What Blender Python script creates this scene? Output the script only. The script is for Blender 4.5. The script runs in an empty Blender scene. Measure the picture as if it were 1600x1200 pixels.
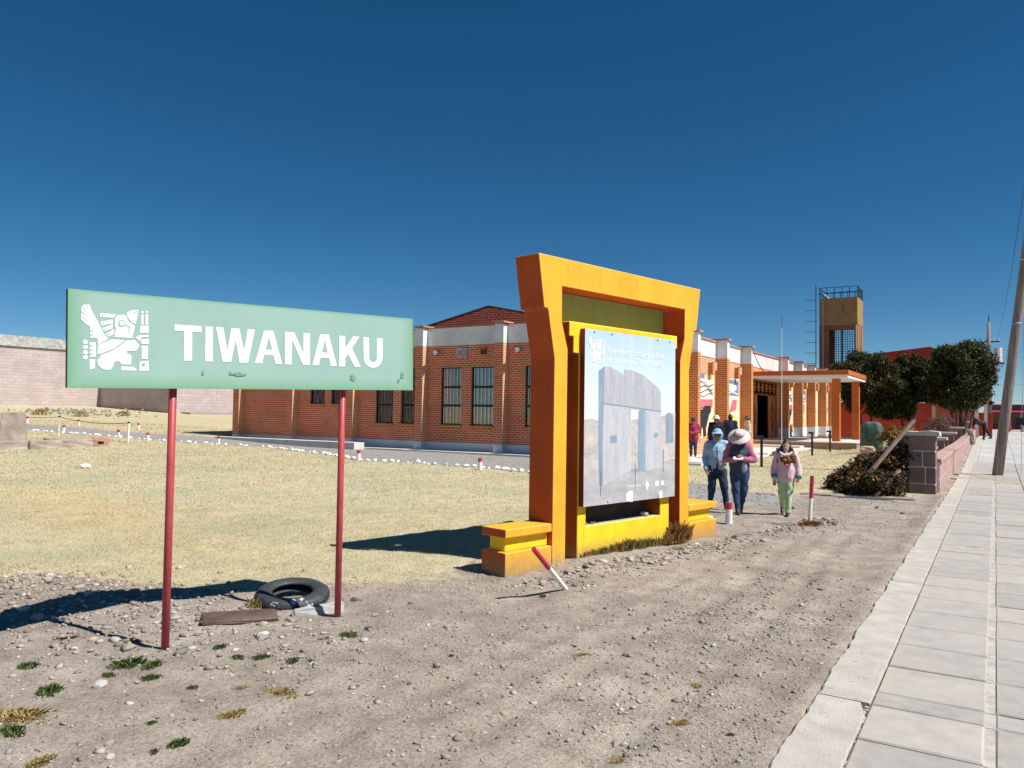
import bpy, bmesh, math, random
import numpy as np
from mathutils import Vector, Matrix
random.seed(7); RNG = np.random.default_rng(11)
S = bpy.context.scene
COL = S.collection
R = math.radians

# ------------------------------------------------------------------ camera
cam_d = bpy.data.cameras.new('camera'); cam = bpy.data.objects.new('camera', cam_d); COL.objects.link(cam)
cam_d.sensor_fit = 'HORIZONTAL'; cam_d.sensor_width = 36; cam_d.lens = 27.0
cam_d.clip_start = .05; cam_d.clip_end = 20000
_y, _p, _r = R(32.2), math.atan(44.4 / 1200), R(.8)
_fh = Vector((-math.sin(_y), math.cos(_y), 0)); _rt = Vector((math.cos(_y), math.sin(_y), 0)); _z = Vector((0, 0, 1))
_f = _fh * math.cos(_p) + _z * math.sin(_p); _u = -_fh * math.sin(_p) + _z * math.cos(_p)
_U = _u * math.cos(_r) - _rt * math.sin(_r); _Rr = _rt * math.cos(_r) + _u * math.sin(_r)
cam.matrix_world = Matrix(((_Rr.x, _U.x, -_f.x, 0), (_Rr.y, _U.y, -_f.y, 0), (_Rr.z, _U.z, -_f.z, 1.75), (0, 0, 0, 1)))
S.camera = cam
S.render.resolution_x = 1024; S.render.resolution_y = 768

# ------------------------------------------------------------------ sky, sun, exposure
SUN_TO = Vector((.76, .066, 1.0)).normalized()
SUN_EL = math.asin(SUN_TO.z); SUN_AZ = math.atan2(SUN_TO.x, SUN_TO.y)
world = bpy.data.worlds.new('World'); S.world = world; world.use_nodes = True
wn = world.node_tree.nodes; wl = world.node_tree.links
sky = wn.new('ShaderNodeTexSky'); sky.sky_type = 'NISHITA'; sky.sun_disc = False
sky.sun_elevation = SUN_EL; sky.sun_rotation = SUN_AZ
sky.altitude = 3850; sky.air_density = 1.0; sky.dust_density = .1; sky.ozone_density = 3.0
bg = wn['Background']; bg.inputs['Strength'].default_value = .060
hs = wn.new('ShaderNodeHueSaturation'); hs.inputs['Saturation'].default_value = 1.30; hs.inputs['Hue'].default_value = .4915
wl.new(sky.outputs[0], hs.inputs['Color']); wl.new(hs.outputs[0], bg.inputs['Color'])
sun_d = bpy.data.lights.new('sun', 'SUN'); sun_d.energy = 5.0; sun_d.angle = R(.5); sun_d.color = (1, .95, .87)
sun = bpy.data.objects.new('sun', sun_d); COL.objects.link(sun)
sun.rotation_euler = SUN_TO.to_track_quat('Z', 'Y').to_euler()
vs = S.view_settings; vs.view_transform = 'Standard'; vs.look = 'None'; vs.exposure = .45; vs.gamma = 1; vs.use_curve_mapping = False
S.cycles.use_denoising = True; S.cycles.max_bounces = 6; S.cycles.transparent_max_bounces = 12

# ------------------------------------------------------------------ helpers
def tag(o, label=None, cat=None, group=None, kind=None):
    if label: o['label'] = label
    if cat: o['category'] = cat
    if group: o['group'] = group
    if kind: o['kind'] = kind
    return o

def thing(name, label, cat, loc=(0, 0, 0), rz=0., group=None):
    o = bpy.data.objects.new(name, None); COL.objects.link(o); o.empty_display_size = .2
    o.location = loc; o.rotation_euler = (0, 0, rz)
    return tag(o, label, cat, group)

class MB:
    def __init__(s): s.v = []; s.f = []; s.m = []
    def add(s, vs_, fs, mi=0):
        n = len(s.v); s.v += [tuple(p) for p in vs_]; s.f += [tuple(i + n for i in f) for f in fs]; s.m += [mi] * len(fs); return s
    def box(s, x0, x1, y0, y1, z0, z1, mi=0):
        return s.add([(x0, y0, z0), (x1, y0, z0), (x1, y1, z0), (x0, y1, z0), (x0, y0, z1), (x1, y0, z1), (x1, y1, z1), (x0, y1, z1)],
                     [(0, 3, 2, 1), (4, 5, 6, 7), (0, 1, 5, 4), (1, 2, 6, 5), (2, 3, 7, 6), (3, 0, 4, 7)], mi)
    def prism(s, poly, fn, a, b, mi=0, ms=None):
        """poly of 2-D points; fn(u, v, w) -> 3-D point; extruded w from a (front) to b."""
        n = len(poly); ms = mi if ms is None else ms
        s.add([fn(u, v, a) for u, v in poly] + [fn(u, v, b) for u, v in poly], [tuple(range(n)), tuple(range(2 * n - 1, n - 1, -1))], mi)
        k = len(s.v) - 2 * n
        for i in range(n):
            j = (i + 1) % n
            s.f.append((k + i, k + n + i, k + n + j, k + j)); s.m.append(ms)
        return s
    def tube(s, pts, rad, n=10, mi=0, caps=True):
        pts = [Vector(p) for p in pts]; rad = rad if isinstance(rad, (list, tuple)) else [rad] * len(pts)
        k = len(s.v); prev = None
        for i, p in enumerate(pts):
            d = (pts[min(i + 1, len(pts) - 1)] - pts[max(i - 1, 0)]).normalized()
            if prev is None:
                a = d.cross(Vector((0, 0, 1)) if abs(d.z) < .9 else Vector((1, 0, 0))).normalized()
            else:
                a = (prev - d * prev.dot(d)).normalized()
            prev = a; b = d.cross(a)
            for j in range(n):
                t = 2 * math.pi * j / n
                s.v.append(tuple(p + (a * math.cos(t) + b * math.sin(t)) * rad[i]))
        for i in range(len(pts) - 1):
            for j in range(n):
                j2 = (j + 1) % n
                s.f.append((k + i * n + j, k + i * n + j2, k + (i + 1) * n + j2, k + (i + 1) * n + j)); s.m.append(mi)
        if caps:
            s.f.append(tuple(k + j for j in range(n - 1, -1, -1))); s.m.append(mi)
            q = k + (len(pts) - 1) * n; s.f.append(tuple(q + j for j in range(n))); s.m.append(mi)
        return s
    def lathe(s, prof, c=(0, 0, 0), n=20, mi=0, sx=1, sy=1):
        k = len(s.v)
        for r, z in prof:
            for j in range(n):
                t = 2 * math.pi * j / n; s.v.append((c[0] + r * math.cos(t) * sx, c[1] + r * math.sin(t) * sy, c[2] + z))
        for i in range(len(prof) - 1):
            for j in range(n):
                j2 = (j + 1) % n; s.f.append((k + i * n + j, k + i * n + j2, k + (i + 1) * n + j2, k + (i + 1) * n + j)); s.m.append(mi)
        return s
    def rock(s, c, r, sq=(1, 1, .6), seed=None, mi=0, jit=.22):
        rr = random.Random(seed if seed is not None else random.random())
        k = len(s.v); a = rr.random() * 6.28; ca, sa = math.cos(a), math.sin(a)
        for x, y, z in ICO_V:
            q = r * (1 + rr.uniform(-jit, jit)); x, y, z = x * q * sq[0], y * q * sq[1], z * q * sq[2]
            s.v.append((c[0] + x * ca - y * sa, c[1] + x * sa + y * ca, c[2] + z))
        s.f += [tuple(i + k for i in f) for f in ICO_F]; s.m += [mi] * len(ICO_F)
        return s
    def build(s, name, mats, parent=None, loc=(0, 0, 0), rot=(0, 0, 0), off=None, smooth=False, bevel=0., seg=1):
        """off: origin subtracted from the vertices (world-space authoring)."""
        me = bpy.data.meshes.new(name)
        vv = s.v if off is None else [(x - off[0], y - off[1], z - off[2]) for x, y, z in s.v]
        me.from_pydata(vv, [], s.f)
        for m in (mats if isinstance(mats, (list, tuple)) else [mats]): me.materials.append(m)
        me.polygons.foreach_set('material_index', s.m)
        if smooth: me.polygons.foreach_set('use_smooth', [True] * len(s.f))
        me.update()
        o = bpy.data.objects.new(name, me); COL.objects.link(o); o.parent = parent; o.location = loc; o.rotation_euler = rot
        if bevel:
            b = o.modifiers.new('bevel', 'BEVEL'); b.width = bevel; b.segments = seg; b.limit_method = 'ANGLE'; b.angle_limit = R(40)
        return o

_g = (1 + 5 ** .5) / 2
ICO_V = [Vector(p).normalized() for p in [(-1, _g, 0), (1, _g, 0), (-1, -_g, 0), (1, -_g, 0), (0, -1, _g), (0, 1, _g), (0, -1, -_g), (0, 1, -_g), (_g, 0, -1), (_g, 0, 1), (-_g, 0, -1), (-_g, 0, 1)]]
ICO_F = [(0, 11, 5), (0, 5, 1), (0, 1, 7), (0, 7, 10), (0, 10, 11), (1, 5, 9), (5, 11, 4), (11, 10, 2), (10, 7, 6), (7, 1, 8), (3, 9, 4), (3, 4, 2), (3, 2, 6), (3, 6, 8), (3, 8, 9), (4, 9, 5), (2, 4, 11), (6, 2, 10), (8, 6, 7), (9, 8, 1)]

def np_mesh(name, V, F, mat, smooth=False, attrs=None):
    V = np.asarray(V, np.float32); F = np.asarray(F, np.int32); k = F.shape[1]
    me = bpy.data.meshes.new(name); me.vertices.add(len(V)); me.vertices.foreach_set('co', V.ravel())
    me.loops.add(F.size); me.loops.foreach_set('vertex_index', F.ravel())
    me.polygons.add(len(F)); me.polygons.foreach_set('loop_start', np.arange(0, F.size, k, dtype=np.int32))
    if smooth: me.polygons.foreach_set('use_smooth', np.ones(len(F), bool))
    me.update(calc_edges=True); me.validate()
    for nm, a in (attrs or {}).items():
        at = me.attributes.new(nm, 'FLOAT', 'POINT'); at.data.foreach_set('value', np.asarray(a, np.float32))
    me.materials.append(mat)
    return me

def link(name, me, parent=None, loc=(0, 0, 0)):
    o = bpy.data.objects.new(name, me); COL.objects.link(o); o.parent = parent; o.location = loc; return o

def copy_tree(o, parent=None):
    c = o.copy(); COL.objects.link(c); c.parent = parent
    for ch in list(o.children): copy_tree(ch, c)
    return c

def _hash(ix, iy, seed):
    h = (ix * 374761393 + iy * 668265263 + seed * 982451653) & 0xffffffff
    h = ((h ^ (h >> 13)) * 1274126177) & 0xffffffff
    return ((h ^ (h >> 16)) & 0xffff) / 65535.
def vnoise(x, y, seed=0):
    x = np.asarray(x, float); y = np.asarray(y, float)
    ix = np.floor(x).astype(np.int64); iy = np.floor(y).astype(np.int64); fx = x - ix; fy = y - iy
    fx = fx * fx * (3 - 2 * fx); fy = fy * fy * (3 - 2 * fy)
    a = _hash(ix, iy, seed); b = _hash(ix + 1, iy, seed); c = _hash(ix, iy + 1, seed); d = _hash(ix + 1, iy + 1, seed)
    return (a * (1 - fx) + b * fx) * (1 - fy) + (c * (1 - fx) + d * fx) * fy
def fbm(x, y, seed=0, o=4):
    t = 0; a = .5
    for i in range(o): t = t + a * vnoise(np.asarray(x) * 2 ** i, np.asarray(y) * 2 ** i, seed + i); a *= .5
    return t
def sstep(a, b, x): t = np.clip((np.asarray(x, float) - a) / (b - a), 0, 1); return t * t * (3 - 2 * t)

# ------------------------------------------------------------------ materials
class NT:
    def __init__(s, name):
        s.m = bpy.data.materials.new(name); s.m.use_nodes = True; s.t = s.m.node_tree; s.n = s.t.nodes
        s.b = s.n['Principled BSDF']
    def new(s, t, **k):
        n = s.n.new('ShaderNode' + t)
        for a, v in k.items():
            if a in n.bl_rna.properties.keys(): setattr(n, a, v)
            else: n.inputs[a].default_value = v
        return n
    def l(s, a, b): s.t.links.new(a, b)
    def coords(s, kind='Object'): return s.new('TexCoord').outputs[kind]
    def noise(s, scale, detail=4, rough=.55, vec=None, kind='Object'):
        n = s.new('TexNoise'); n.inputs['Scale'].default_value = scale; n.inputs['Detail'].default_value = detail; n.inputs['Roughness'].default_value = rough
        s.l(vec if vec is not None else s.coords(kind), n.inputs['Vector']); return n.outputs['Fac']
    def ramp(s, fac, stops):
        r = s.new('ValToRGB'); e = r.color_ramp.elements
        while len(e) < len(stops): e.new(.5)
        for i, (p, c) in enumerate(stops): e[i].position = p; e[i].color = (*c[:3], 1)
        s.l(fac, r.inputs[0]); return r.outputs[0]
    def mix(s, fac, a, b, mode='MIX'):
        n = s.new('Mix'); n.data_type = 'RGBA'; n.blend_type = mode
        for so, v in ((n.inputs[0], fac), (n.inputs[6], a), (n.inputs[7], b)):
            if hasattr(v, 'is_output') or hasattr(v, 'links'): s.l(v, so)
            else: so.default_value = v if isinstance(v, float) else (*v[:3], 1)
        return n.outputs[2]
    def math(s, op, a, b=None, clamp=False):
        n = s.new('Math'); n.operation = op; n.use_clamp = clamp
        for i, v in enumerate((a, b)):
            if v is None: continue
            if isinstance(v, (int, float)): n.inputs[i].default_value = v
            else: s.l(v, n.inputs[i])
        return n.outputs[0]
    def bump(s, h, strength=.3, dist=.01, prev=None):
        b = s.new('Bump'); b.inputs['Strength'].default_value = strength; b.inputs['Distance'].default_value = dist
        s.l(h, b.inputs['Height'])
        if prev is not None: s.l(prev, b.inputs['Normal'])
        s.l(b.outputs[0], s.b.inputs['Normal']); return b.outputs[0]
    def col(s, c):
        if isinstance(c, tuple): s.b.inputs['Base Color'].default_value = (*c, 1)
        else: s.l(c, s.b.inputs['Base Color'])
    def attr(s, nm): n = s.new('Attribute'); n.attribute_name = nm; return n.outputs['Fac']

def sc(c, k): return tuple(min(1, x * k) for x in c)
def M(name, c, rough=.8, var=.18, scale=6., bump=.15, bscale=45., dist=.004, metal=0., spec=.4, c2=None, wear=None):
    """painted / plain surface: base colour with blotches, fine relief and optional worn patches"""
    t = NT(name); n = t.noise(scale, 5)
    base = t.ramp(n, [(.3, sc(c, 1 - var)), (.72, c2 or sc(c, 1 + var * .7))])
    if wear:
        w = t.ramp(t.noise(wear[1], 6, .7), [(wear[2], (0, 0, 0)), (wear[2] + .04, (1, 1, 1))])
        base = t.mix(w, base, wear[0])
    t.col(base); t.b.inputs['Roughness'].default_value = rough; t.b.inputs['Metallic'].default_value = metal
    t.b.inputs['Specular IOR Level'].default_value = spec
    if bump: t.bump(t.noise(bscale, 5), bump, dist)
    return t.m

def M_island(name, stops, rough=.9, spec=.2, trans=0., nscale=0.):
    """one colour per loose piece"""
    t = NT(name); g = t.new('NewGeometry')
    f = g.outputs['Random Per Island']
    if nscale:
        f = t.math('ADD', t.math('MULTIPLY', f, .6), t.math('MULTIPLY', t.noise(nscale, 3), .4))
    c = t.ramp(f, stops); t.col(c)
    t.b.inputs['Roughness'].default_value = rough; t.b.inputs['Specular IOR Level'].default_value = spec
    if trans:
        tr = t.new('BsdfTranslucent'); t.l(c, tr.inputs[0]); mx = t.new('MixShader'); mx.inputs[0].default_value = trans
        t.l(t.b.outputs[0], mx.inputs[1]); t.l(tr.outputs[0], mx.inputs[2]); t.l(mx.outputs[0], t.n['Material Output'].inputs[0])
    return t.m

def M_brick(name, c1, c2, mortar, w=.26, h=.097, gap=.012, rough=.85, var=.25, bump=.6, ox=0., flake=None):
    """courses run along x + y, so one material serves walls in both directions"""
    t = NT(name); co = t.new('NewGeometry').outputs['Position']; sx = t.new('SeparateXYZ'); t.l(co, sx.inputs[0])
    cx = t.new('CombineXYZ'); t.l(t.math('ADD', t.math('ADD', sx.outputs[0], sx.outputs[1]), ox), cx.inputs[0]); t.l(sx.outputs[2], cx.inputs[1])
    b = t.new('TexBrick'); t.l(cx.outputs[0], b.inputs['Vector'])
    b.inputs['Scale'].default_value = 1; b.inputs['Brick Width'].default_value = w; b.inputs['Row Height'].default_value = h
    b.inputs['Mortar Size'].default_value = gap; b.inputs['Mortar Smooth'].default_value = .15; b.inputs['Bias'].default_value = 0
    b.inputs['Color1'].default_value = (*c1, 1); b.inputs['Color2'].default_value = (*c2, 1); b.inputs['Mortar'].default_value = (*mortar, 1)
    n = t.noise(.9, 5, .6, vec=co)
    k = t.ramp(n, [(.25, (1 - var,) * 3), (.75, (1 + var * .3,) * 3)])
    c = t.mix(1., b.outputs['Color'], k, 'MULTIPLY')
    if flake:
        w_ = t.ramp(t.noise(2.3, 7, .75, vec=co), [(flake[1], (0, 0, 0)), (flake[1] + .03, (1, 1, 1))]); c = t.mix(w_, c, flake[0])
    t.col(c); t.b.inputs['Roughness'].default_value = rough; t.b.inputs['Specular IOR Level'].default_value = .2
    inv = t.math('SUBTRACT', 1., b.outputs['Fac']); h1 = t.bump(inv, bump, .012); t.bump(t.noise(60, 4, vec=co), .2, .004, h1)
    return t.m

def M_glass(name, tint=(.6, .65, .65)):
    t = NT(name); t.n.remove(t.b)
    tr = t.new('BsdfTransparent'); tr.inputs[0].default_value = (*tint, 1)
    gl = t.new('BsdfGlossy'); gl.inputs['Roughness'].default_value = .04
    fr = t.new('Fresnel'); fr.inputs[0].default_value = 1.6; mx = t.new('MixShader')
    t.l(t.math('ADD', fr.outputs[0], .06, True), mx.inputs[0]); t.l(tr.outputs[0], mx.inputs[1]); t.l(gl.outputs[0], mx.inputs[2])
    t.l(mx.outputs[0], t.n['Material Output'].inputs[0]); return t.m
# ================================================================== GROUND
def interp(tab, q): a = np.array(tab, float); return np.interp(q, a[:, 0], a[:, 1])
EDGE = [(-40, -40), (-6, -15), (0, -11), (2, -9.6), (3.6, -8.0), (4.3, -7.4), (4.64, -6.6), (5, -6.05), (5.75, -5.45), (6.15, -5.05), (6.66, -4.8), (7, -4.9), (11, -4.4), (12.5, -4.7), (14.6, -4.9), (17.0, -4.3), (18.6, -3.2), (19.2, -1.8), (19.8, -1.75), (6000, -1.75)]
NEAR = [(-120, 2), (-60, 16.2), (-46, 18.6), (-41.2, 19.3), (-39.2, 19.9), (-37.3, 20.6), (-35.2, 21.1), (-32, 21.8), (-29.6, 22.9), (-27.7, 23.4), (-23.2, 22.0), (-20.7, 20.9), (-18.6, 19.9), (-16, 20.05), (-14.4, 19.98), (-13, 19.7), (-11.5, 19.15), (-8, 17.3), (-4.3, 15.3), (0, 15)]
FAR = [(-120, 4), (-60, 18.4), (-45.2, 21.3), (-43.3, 22.4), (-40.5, 23.2), (-37.1, 24.3), (-35.4, 25), (-33.6, 25.9), (-25.6, 25.9), (-15.2, 25.9), (-12, 25.6), (-8.6, 21.0), (-4.0, 17.4), (0, 17)]
def rise(x, y): return .55 * sstep(24, 54, y) * sstep(-7, -4, x)
def terrain(x, y, fine=True):
    x = np.asarray(x, float); y = np.asarray(y, float)
    t = -(x + 28); h = .04 * np.where(t > 4, t, np.where(t < -4, 0, (t + 4) ** 2 / 16))
    h = np.minimum(h, 2.2 + (t - 55) * .004 * (t > 55)) + rise(x, y)
    h = h + .07 * np.exp(-(((x + 4.05) / .35) ** 2)) * sstep(7, 8.2, y) * sstep(12.5, 11, y)       # gravel banked against the monument
    h = h + .13 * np.exp(-((x + 7.2) / 1.3) ** 2 - ((y - 3.75) / .55) ** 2)                          # rubble bank by the sign
    if fine:
        d = np.clip((-1.35 - x) / .8, 0, 1)
        h = h + d * (.06 * (fbm(x * .9, y * .9, 3) - .47) + .045 * (fbm(x * 4, y * 4, 9) - .47) + .018 * (vnoise(x * 9, y * 9, 17) - .5)) * sstep(40, 12, np.hypot(x, y))
        for xr, am in ((-1.75, .022), (-2.35, .014), (-2.95, .016)):      # old wheel ruts along the kerb
            q = (x - xr - .10 * np.sin(y * .55 + xr)) / .11; h = h + am * (1.1 * np.exp(-((np.abs(q) - 1.5) ** 2)) - np.exp(-q * q)) * (.35 + 1.1 * vnoise(x * 2, y * .9, 61)) * sstep(1, 3, y) * sstep(15, 10, y)
        h = h + .022 * sstep(-1.3, -1.0, x) * (.4 + 1.2 * vnoise(x * 5, y * 2.2, 67)) * sstep(22, 18, y)
        far = sstep(35, 60, np.hypot(x, y)) * sstep(-34, -46, x) * sstep(-6, 6, y) * sstep(44, 36, y)
        h = h + far * .55 * (fbm(x * .16, y * .16, 21) - .4)
    return h - .10 * sstep(-.94, -.86, x)
def ground_z(x, y): return float(terrain(np.array([x]), np.array([y]))[0])

def axis(parts):
    o = []
    for a, b, st in parts: o += list(np.arange(a, b, st))
    return np.array(o + [parts[-1][1]])
def geo(a, b, k): return list(np.geomspace(a, b, k))
xs = np.array(sorted(set([-x for x in geo(46, 4000, 26)] + list(np.arange(-46, -16, .8)) + list(np.arange(-16, -9, .25)) + list(np.arange(-9, -.5, .075)) + list(np.arange(-.5, 14, 1.2)) + geo(14, 3500, 18))))
ys = np.array(sorted(set([-200, -80, -40, -20, -12, -7, -4, -2, -1, 0] + list(np.arange(.5, 15, .085)) + list(np.arange(15, 32, .25)) + list(np.arange(32, 90, 1.2)) + geo(90, 6000, 26))))
GX, GY = np.meshgrid(xs, ys); GX = GX.ravel(); GY = GY.ravel()
GZ = terrain(GX, GY)
wob = (fbm(GX * .9, GY * .9, 31) - .47) * 1.5 + (fbm(GX * 3.5, GY * 3.5, 36) - .47) * .9
lawn_a = np.clip(.5 + (interp(EDGE, GY) - GX + wob * .8) * .62, 0, 1)
pd = np.minimum(GY - interp(NEAR, GX), interp(FAR, GX) - GY)
path_a = np.clip(.5 + (pd + wob * .25) * 2.0, 0, 1) * (GX < -3.3)
path_a *= sstep(-2.6, -4.4, GX + wob * .8)
gold = np.exp(-((GX + 13.5) / 5.) ** 2 - ((GY - 7.4 - (GX + 13.5) * -.25) / 1.2) ** 2)
gold = np.maximum(gold * .55, .35 * sstep(-30, -40, GX))
rub = np.clip(np.exp(-((GX + 7.0) / 2.0) ** 2 - ((GY - 3.6) / .8) ** 2) * 1.2, 0, 1)
nx, ny = len(xs), len(ys)
i = np.arange(nx - 1)[None, :] + np.arange(ny - 1)[:, None] * nx
quads = np.stack([i, i + 1, i + nx + 1, i + nx], -1).reshape(-1, 4)
fl = lawn_a[quads].mean(1); fp = path_a[quads].mean(1)
cls = np.where(fp > .5, 2, np.where(fl > .5, 1, 0))

def M_ground():
    t = NT('dry_ground'); pos = t.new('NewGeometry').outputs['Position']
    la = t.attr('lawn'); pa = t.attr('path'); go = t.attr('gold')
    big = t.noise(.45, 5, .6, vec=pos); mid = t.noise(3.2, 6, .65, vec=pos); fine = t.noise(38, 5, .7, vec=pos); spk = t.noise(150, 3, .7, vec=pos)
    dirt = t.ramp(mid, [(.3, (.28, .240, .205)), (.55, (.37, .322, .278)), (.75, (.435, .385, .34))])
    dirt = t.mix(t.ramp(fine, [(.38, (.62, .6, .58)), (.62, (1.12, 1.1, 1.08))]), dirt, dirt, 'MIX')
    dirt = t.mix(1., dirt, t.ramp(fine, [(.34, (.66, .64, .63)), (.5, (.96, .96, .96)), (.68, (1.15, 1.14, 1.12))]), 'MULTIPLY')
    dirt = t.mix(1., dirt, t.ramp(spk, [(.35, (.7, .68, .68)), (.6, (1.08, 1.08, 1.08))]), 'MULTIPLY')
    straw = t.ramp(mid, [(.25, (.38, .335, .225)), (.5, (.53, .465, .32)), (.75, (.61, .54, .38))])
    straw = t.mix(t.ramp(big, [(.45, (0, 0, 0)), (.62, (1, 1, 1))]), straw, (.45, .425, .30))
    straw = t.mix(t.math('MULTIPLY', go, t.ramp(mid, [(.3, (.35,) * 3), (.6, (1,) * 3)])), straw, (.58, .45, .25))
    straw = t.mix(1., straw, t.ramp(fine, [(.3, (.55, .55, .5)), (.65, (1.15, 1.15, 1.12))]), 'MULTIPLY')
    grav = t.ramp(mid, [(.3, (.24, .235, .225)), (.7, (.36, .35, .335))])
    grav = t.mix(1., grav, t.ramp(fine, [(.35, (.7, .7, .7)), (.65, (1.1, 1.1, 1.1))]), 'MULTIPLY')
    bare = t.ramp(t.noise(1.1, 7, .68, vec=pos), [(.60, (0, 0, 0)), (.70, (.65, .65, .65))]); straw = t.mix(bare, straw, (.43, .375, .30))
    dust = t.ramp(t.noise(.8, 6, .6, vec=pos), [(.35, (.86, .85, .84)), (.65, (1.1, 1.1, 1.1))]); dirt = t.mix(1., dirt, dust, 'MULTIPLY')
    edge = t.math('ADD', la, t.math('MULTIPLY', t.math('SUBTRACT', t.noise(6, 9, .78, vec=pos), .5), 1.9))
    lm = t.ramp(edge, [(.36, (0, 0, 0)), (.64, (1, 1, 1))])
    c = t.mix(lm, dirt, straw)
    pe = t.math('ADD', pa, t.math('MULTIPLY', t.math('SUBTRACT', t.noise(7, 5, .75, vec=pos), .5), .7))
    c = t.mix(t.ramp(pe, [(.4, (0, 0, 0)), (.6, (1, 1, 1))]), c, grav)
    t.col(c); t.b.inputs['Roughness'].default_value = .95; t.b.inputs['Specular IOR Level'].default_value = .15
    v = t.new('TexVoronoi'); v.inputs['Scale'].default_value = 45; t.l(pos, v.inputs['Vector'])
    b1 = t.bump(v.outputs['Distance'], .35, .012); b2 = t.bump(fine, .7, .02, b1); t.bump(spk, .5, .006, b2)
    return t.m
MAT_GROUND = M_ground()
for k, (nm, kind) in enumerate((('ground', 'structure'), ('lawn', 'structure'), ('gravel_path', 'structure'))):
    q = quads[cls == k]; used, inv = np.unique(q, return_inverse=True)
    me = np_mesh(nm, np.stack([GX, GY, GZ], 1)[used], inv.reshape(-1, 4), MAT_GROUND, True,
                 dict(lawn=lawn_a[used], path=path_a[used], gold=gold[used]))
    tag(link(nm, me), kind=kind)
tag(bpy.data.objects['ground'], 'bare stony dirt and gravel between the pavement and the lawn')
tag(bpy.data.objects['lawn'], 'dry straw coloured lawn in front of the brick museum')
tag(bpy.data.objects['gravel_path'], 'grey gravel path curving past the brick museum')

# ---- far hills behind everything
def hills(name, r, h, seed, a0, a1, col):
    n = 160; V = []; F = []
    for j in range(n + 1):
        a = a0 + (a1 - a0) * j / n; hh = h * (.35 + 1.0 * float(fbm(np.array([a * 9.]), np.array([seed * 1.]), seed)[0]))
        for rr, zz in ((r, -5), (r * 1.02, hh * .55), (r * 1.06, hh), (r * 1.3, hh * .7)):
            V.append((rr * math.sin(a), rr * math.cos(a), zz))
    for j in range(n):
        for q in range(3): b = j * 4 + q; F.append((b, b + 4, b + 5, b + 1))
    me = np_mesh(name, V, np.array(F), col, True); return tag(link(name, me), 'low far hills on the horizon beyond the street', kind='structure')
hills('hills', 5200, 42, 5, R(-75), R(60), M('hill_scrub', (.16, .18, .20), .95, .3, .002, 0))

# ---- pavement: kerb slabs, pavers, joints
M_KERB = M('pale_concrete', (.43, .41, .37), .9, .2, 3.6, .7, 60, .008, wear=((.34, .31, .275), 7., .58))
def M_paver():
    t = NT('grey_paver'); oi = t.new('ObjectInfo').outputs['Random']; pos = t.new('NewGeometry').outputs['Position']
    c = t.ramp(oi, [(0, (.325, .312, .302)), (.35, (.37, .355, .34)), (.7, (.405, .385, .36)), (1, (.35, .338, .33))])
    c = t.mix(1., c, t.ramp(t.noise(6.5, 8, .72, vec=pos), [(.3, (.84, .83, .82)), (.7, (1.1, 1.1, 1.08))]), 'MULTIPLY')
    c = t.mix(t.ramp(t.noise(2.2, 8, .75, vec=pos), [(.50, (0, 0, 0)), (.72, (.75, .75, .75))]), c, (.42, .38, .33))
    c = t.mix(t.ramp(t.noise(1.3, 8, .8, vec=pos), [(.60, (0, 0, 0)), (.68, (.55, .55, .55))]), c, (.20, .19, .185))
    sx = t.new('SeparateXYZ'); t.l(pos, sx.inputs[0]); dk = t.math('ADD', sx.outputs[0], t.math('MULTIPLY', t.noise(2.6, 7, .72, vec=pos), .55))
    c = t.mix(t.ramp(dk, [(.0, (0, 0, 0)), (.001, (0, 0, 0))]) if False else t.math('MULTIPLY', t.math('SUBTRACT', -.27, dk, True), 5., True), c, (.42, .37, .315))
    t.col(c); t.b.inputs['Roughness'].default_value = .85; t.b.inputs['Specular IOR Level'].default_value = .25
    t.bump(t.noise(90, 5, .7, vec=pos), .35, .004); return t.m
M_PAVER = M_paver()
M_JOINT = M('sandy_joint', (.44, .41, .37), .95, .25, 12, .6, 60, .01)
# bed that carries all the slabs; it follows the rise of the street
pv = tag(link('pavement', np_mesh('pavement', [(x, y, float(rise(np.array([x]), np.array([y]))[0]) - .005) for y in (-6, 0, 10, 20, *range(24, 56, 2), 60, 100, 160, 300) for x in (-.955, 14.)],
     [(2 * k, 2 * k + 1, 2 * k + 3, 2 * k + 2) for k in range(len((-6, 0, 10, 20, *range(24, 56, 2), 60, 100, 160, 300)) - 1)], None)), 'paved grey concrete walkway and street along the right edge', kind='structure')
def M_street():
    t = NT('street_slabs'); pos = t.new('NewGeometry').outputs['Position']
    b = t.new('TexBrick'); t.l(pos, b.inputs['Vector']); b.offset = 0
    b.inputs['Scale'].default_value = 1; b.inputs['Brick Width'].default_value = .6; b.inputs['Row Height'].default_value = .6; b.inputs['Mortar Size'].default_value = .012
    b.inputs['Color1'].default_value = (.40, .40, .41, 1); b.inputs['Color2'].default_value = (.48, .475, .465, 1); b.inputs['Mortar'].default_value = (.22, .2, .18, 1)
    c = t.mix(1., b.outputs['Color'], t.ramp(t.noise(.7, 6, .6, vec=pos), [(.3, (.8, .79, .78)), (.7, (1.1, 1.1, 1.08))]), 'MULTIPLY')
    t.col(c); t.b.inputs['Roughness'].default_value = .9; return t.m
pv.data.materials[0] = M_street()
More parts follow.
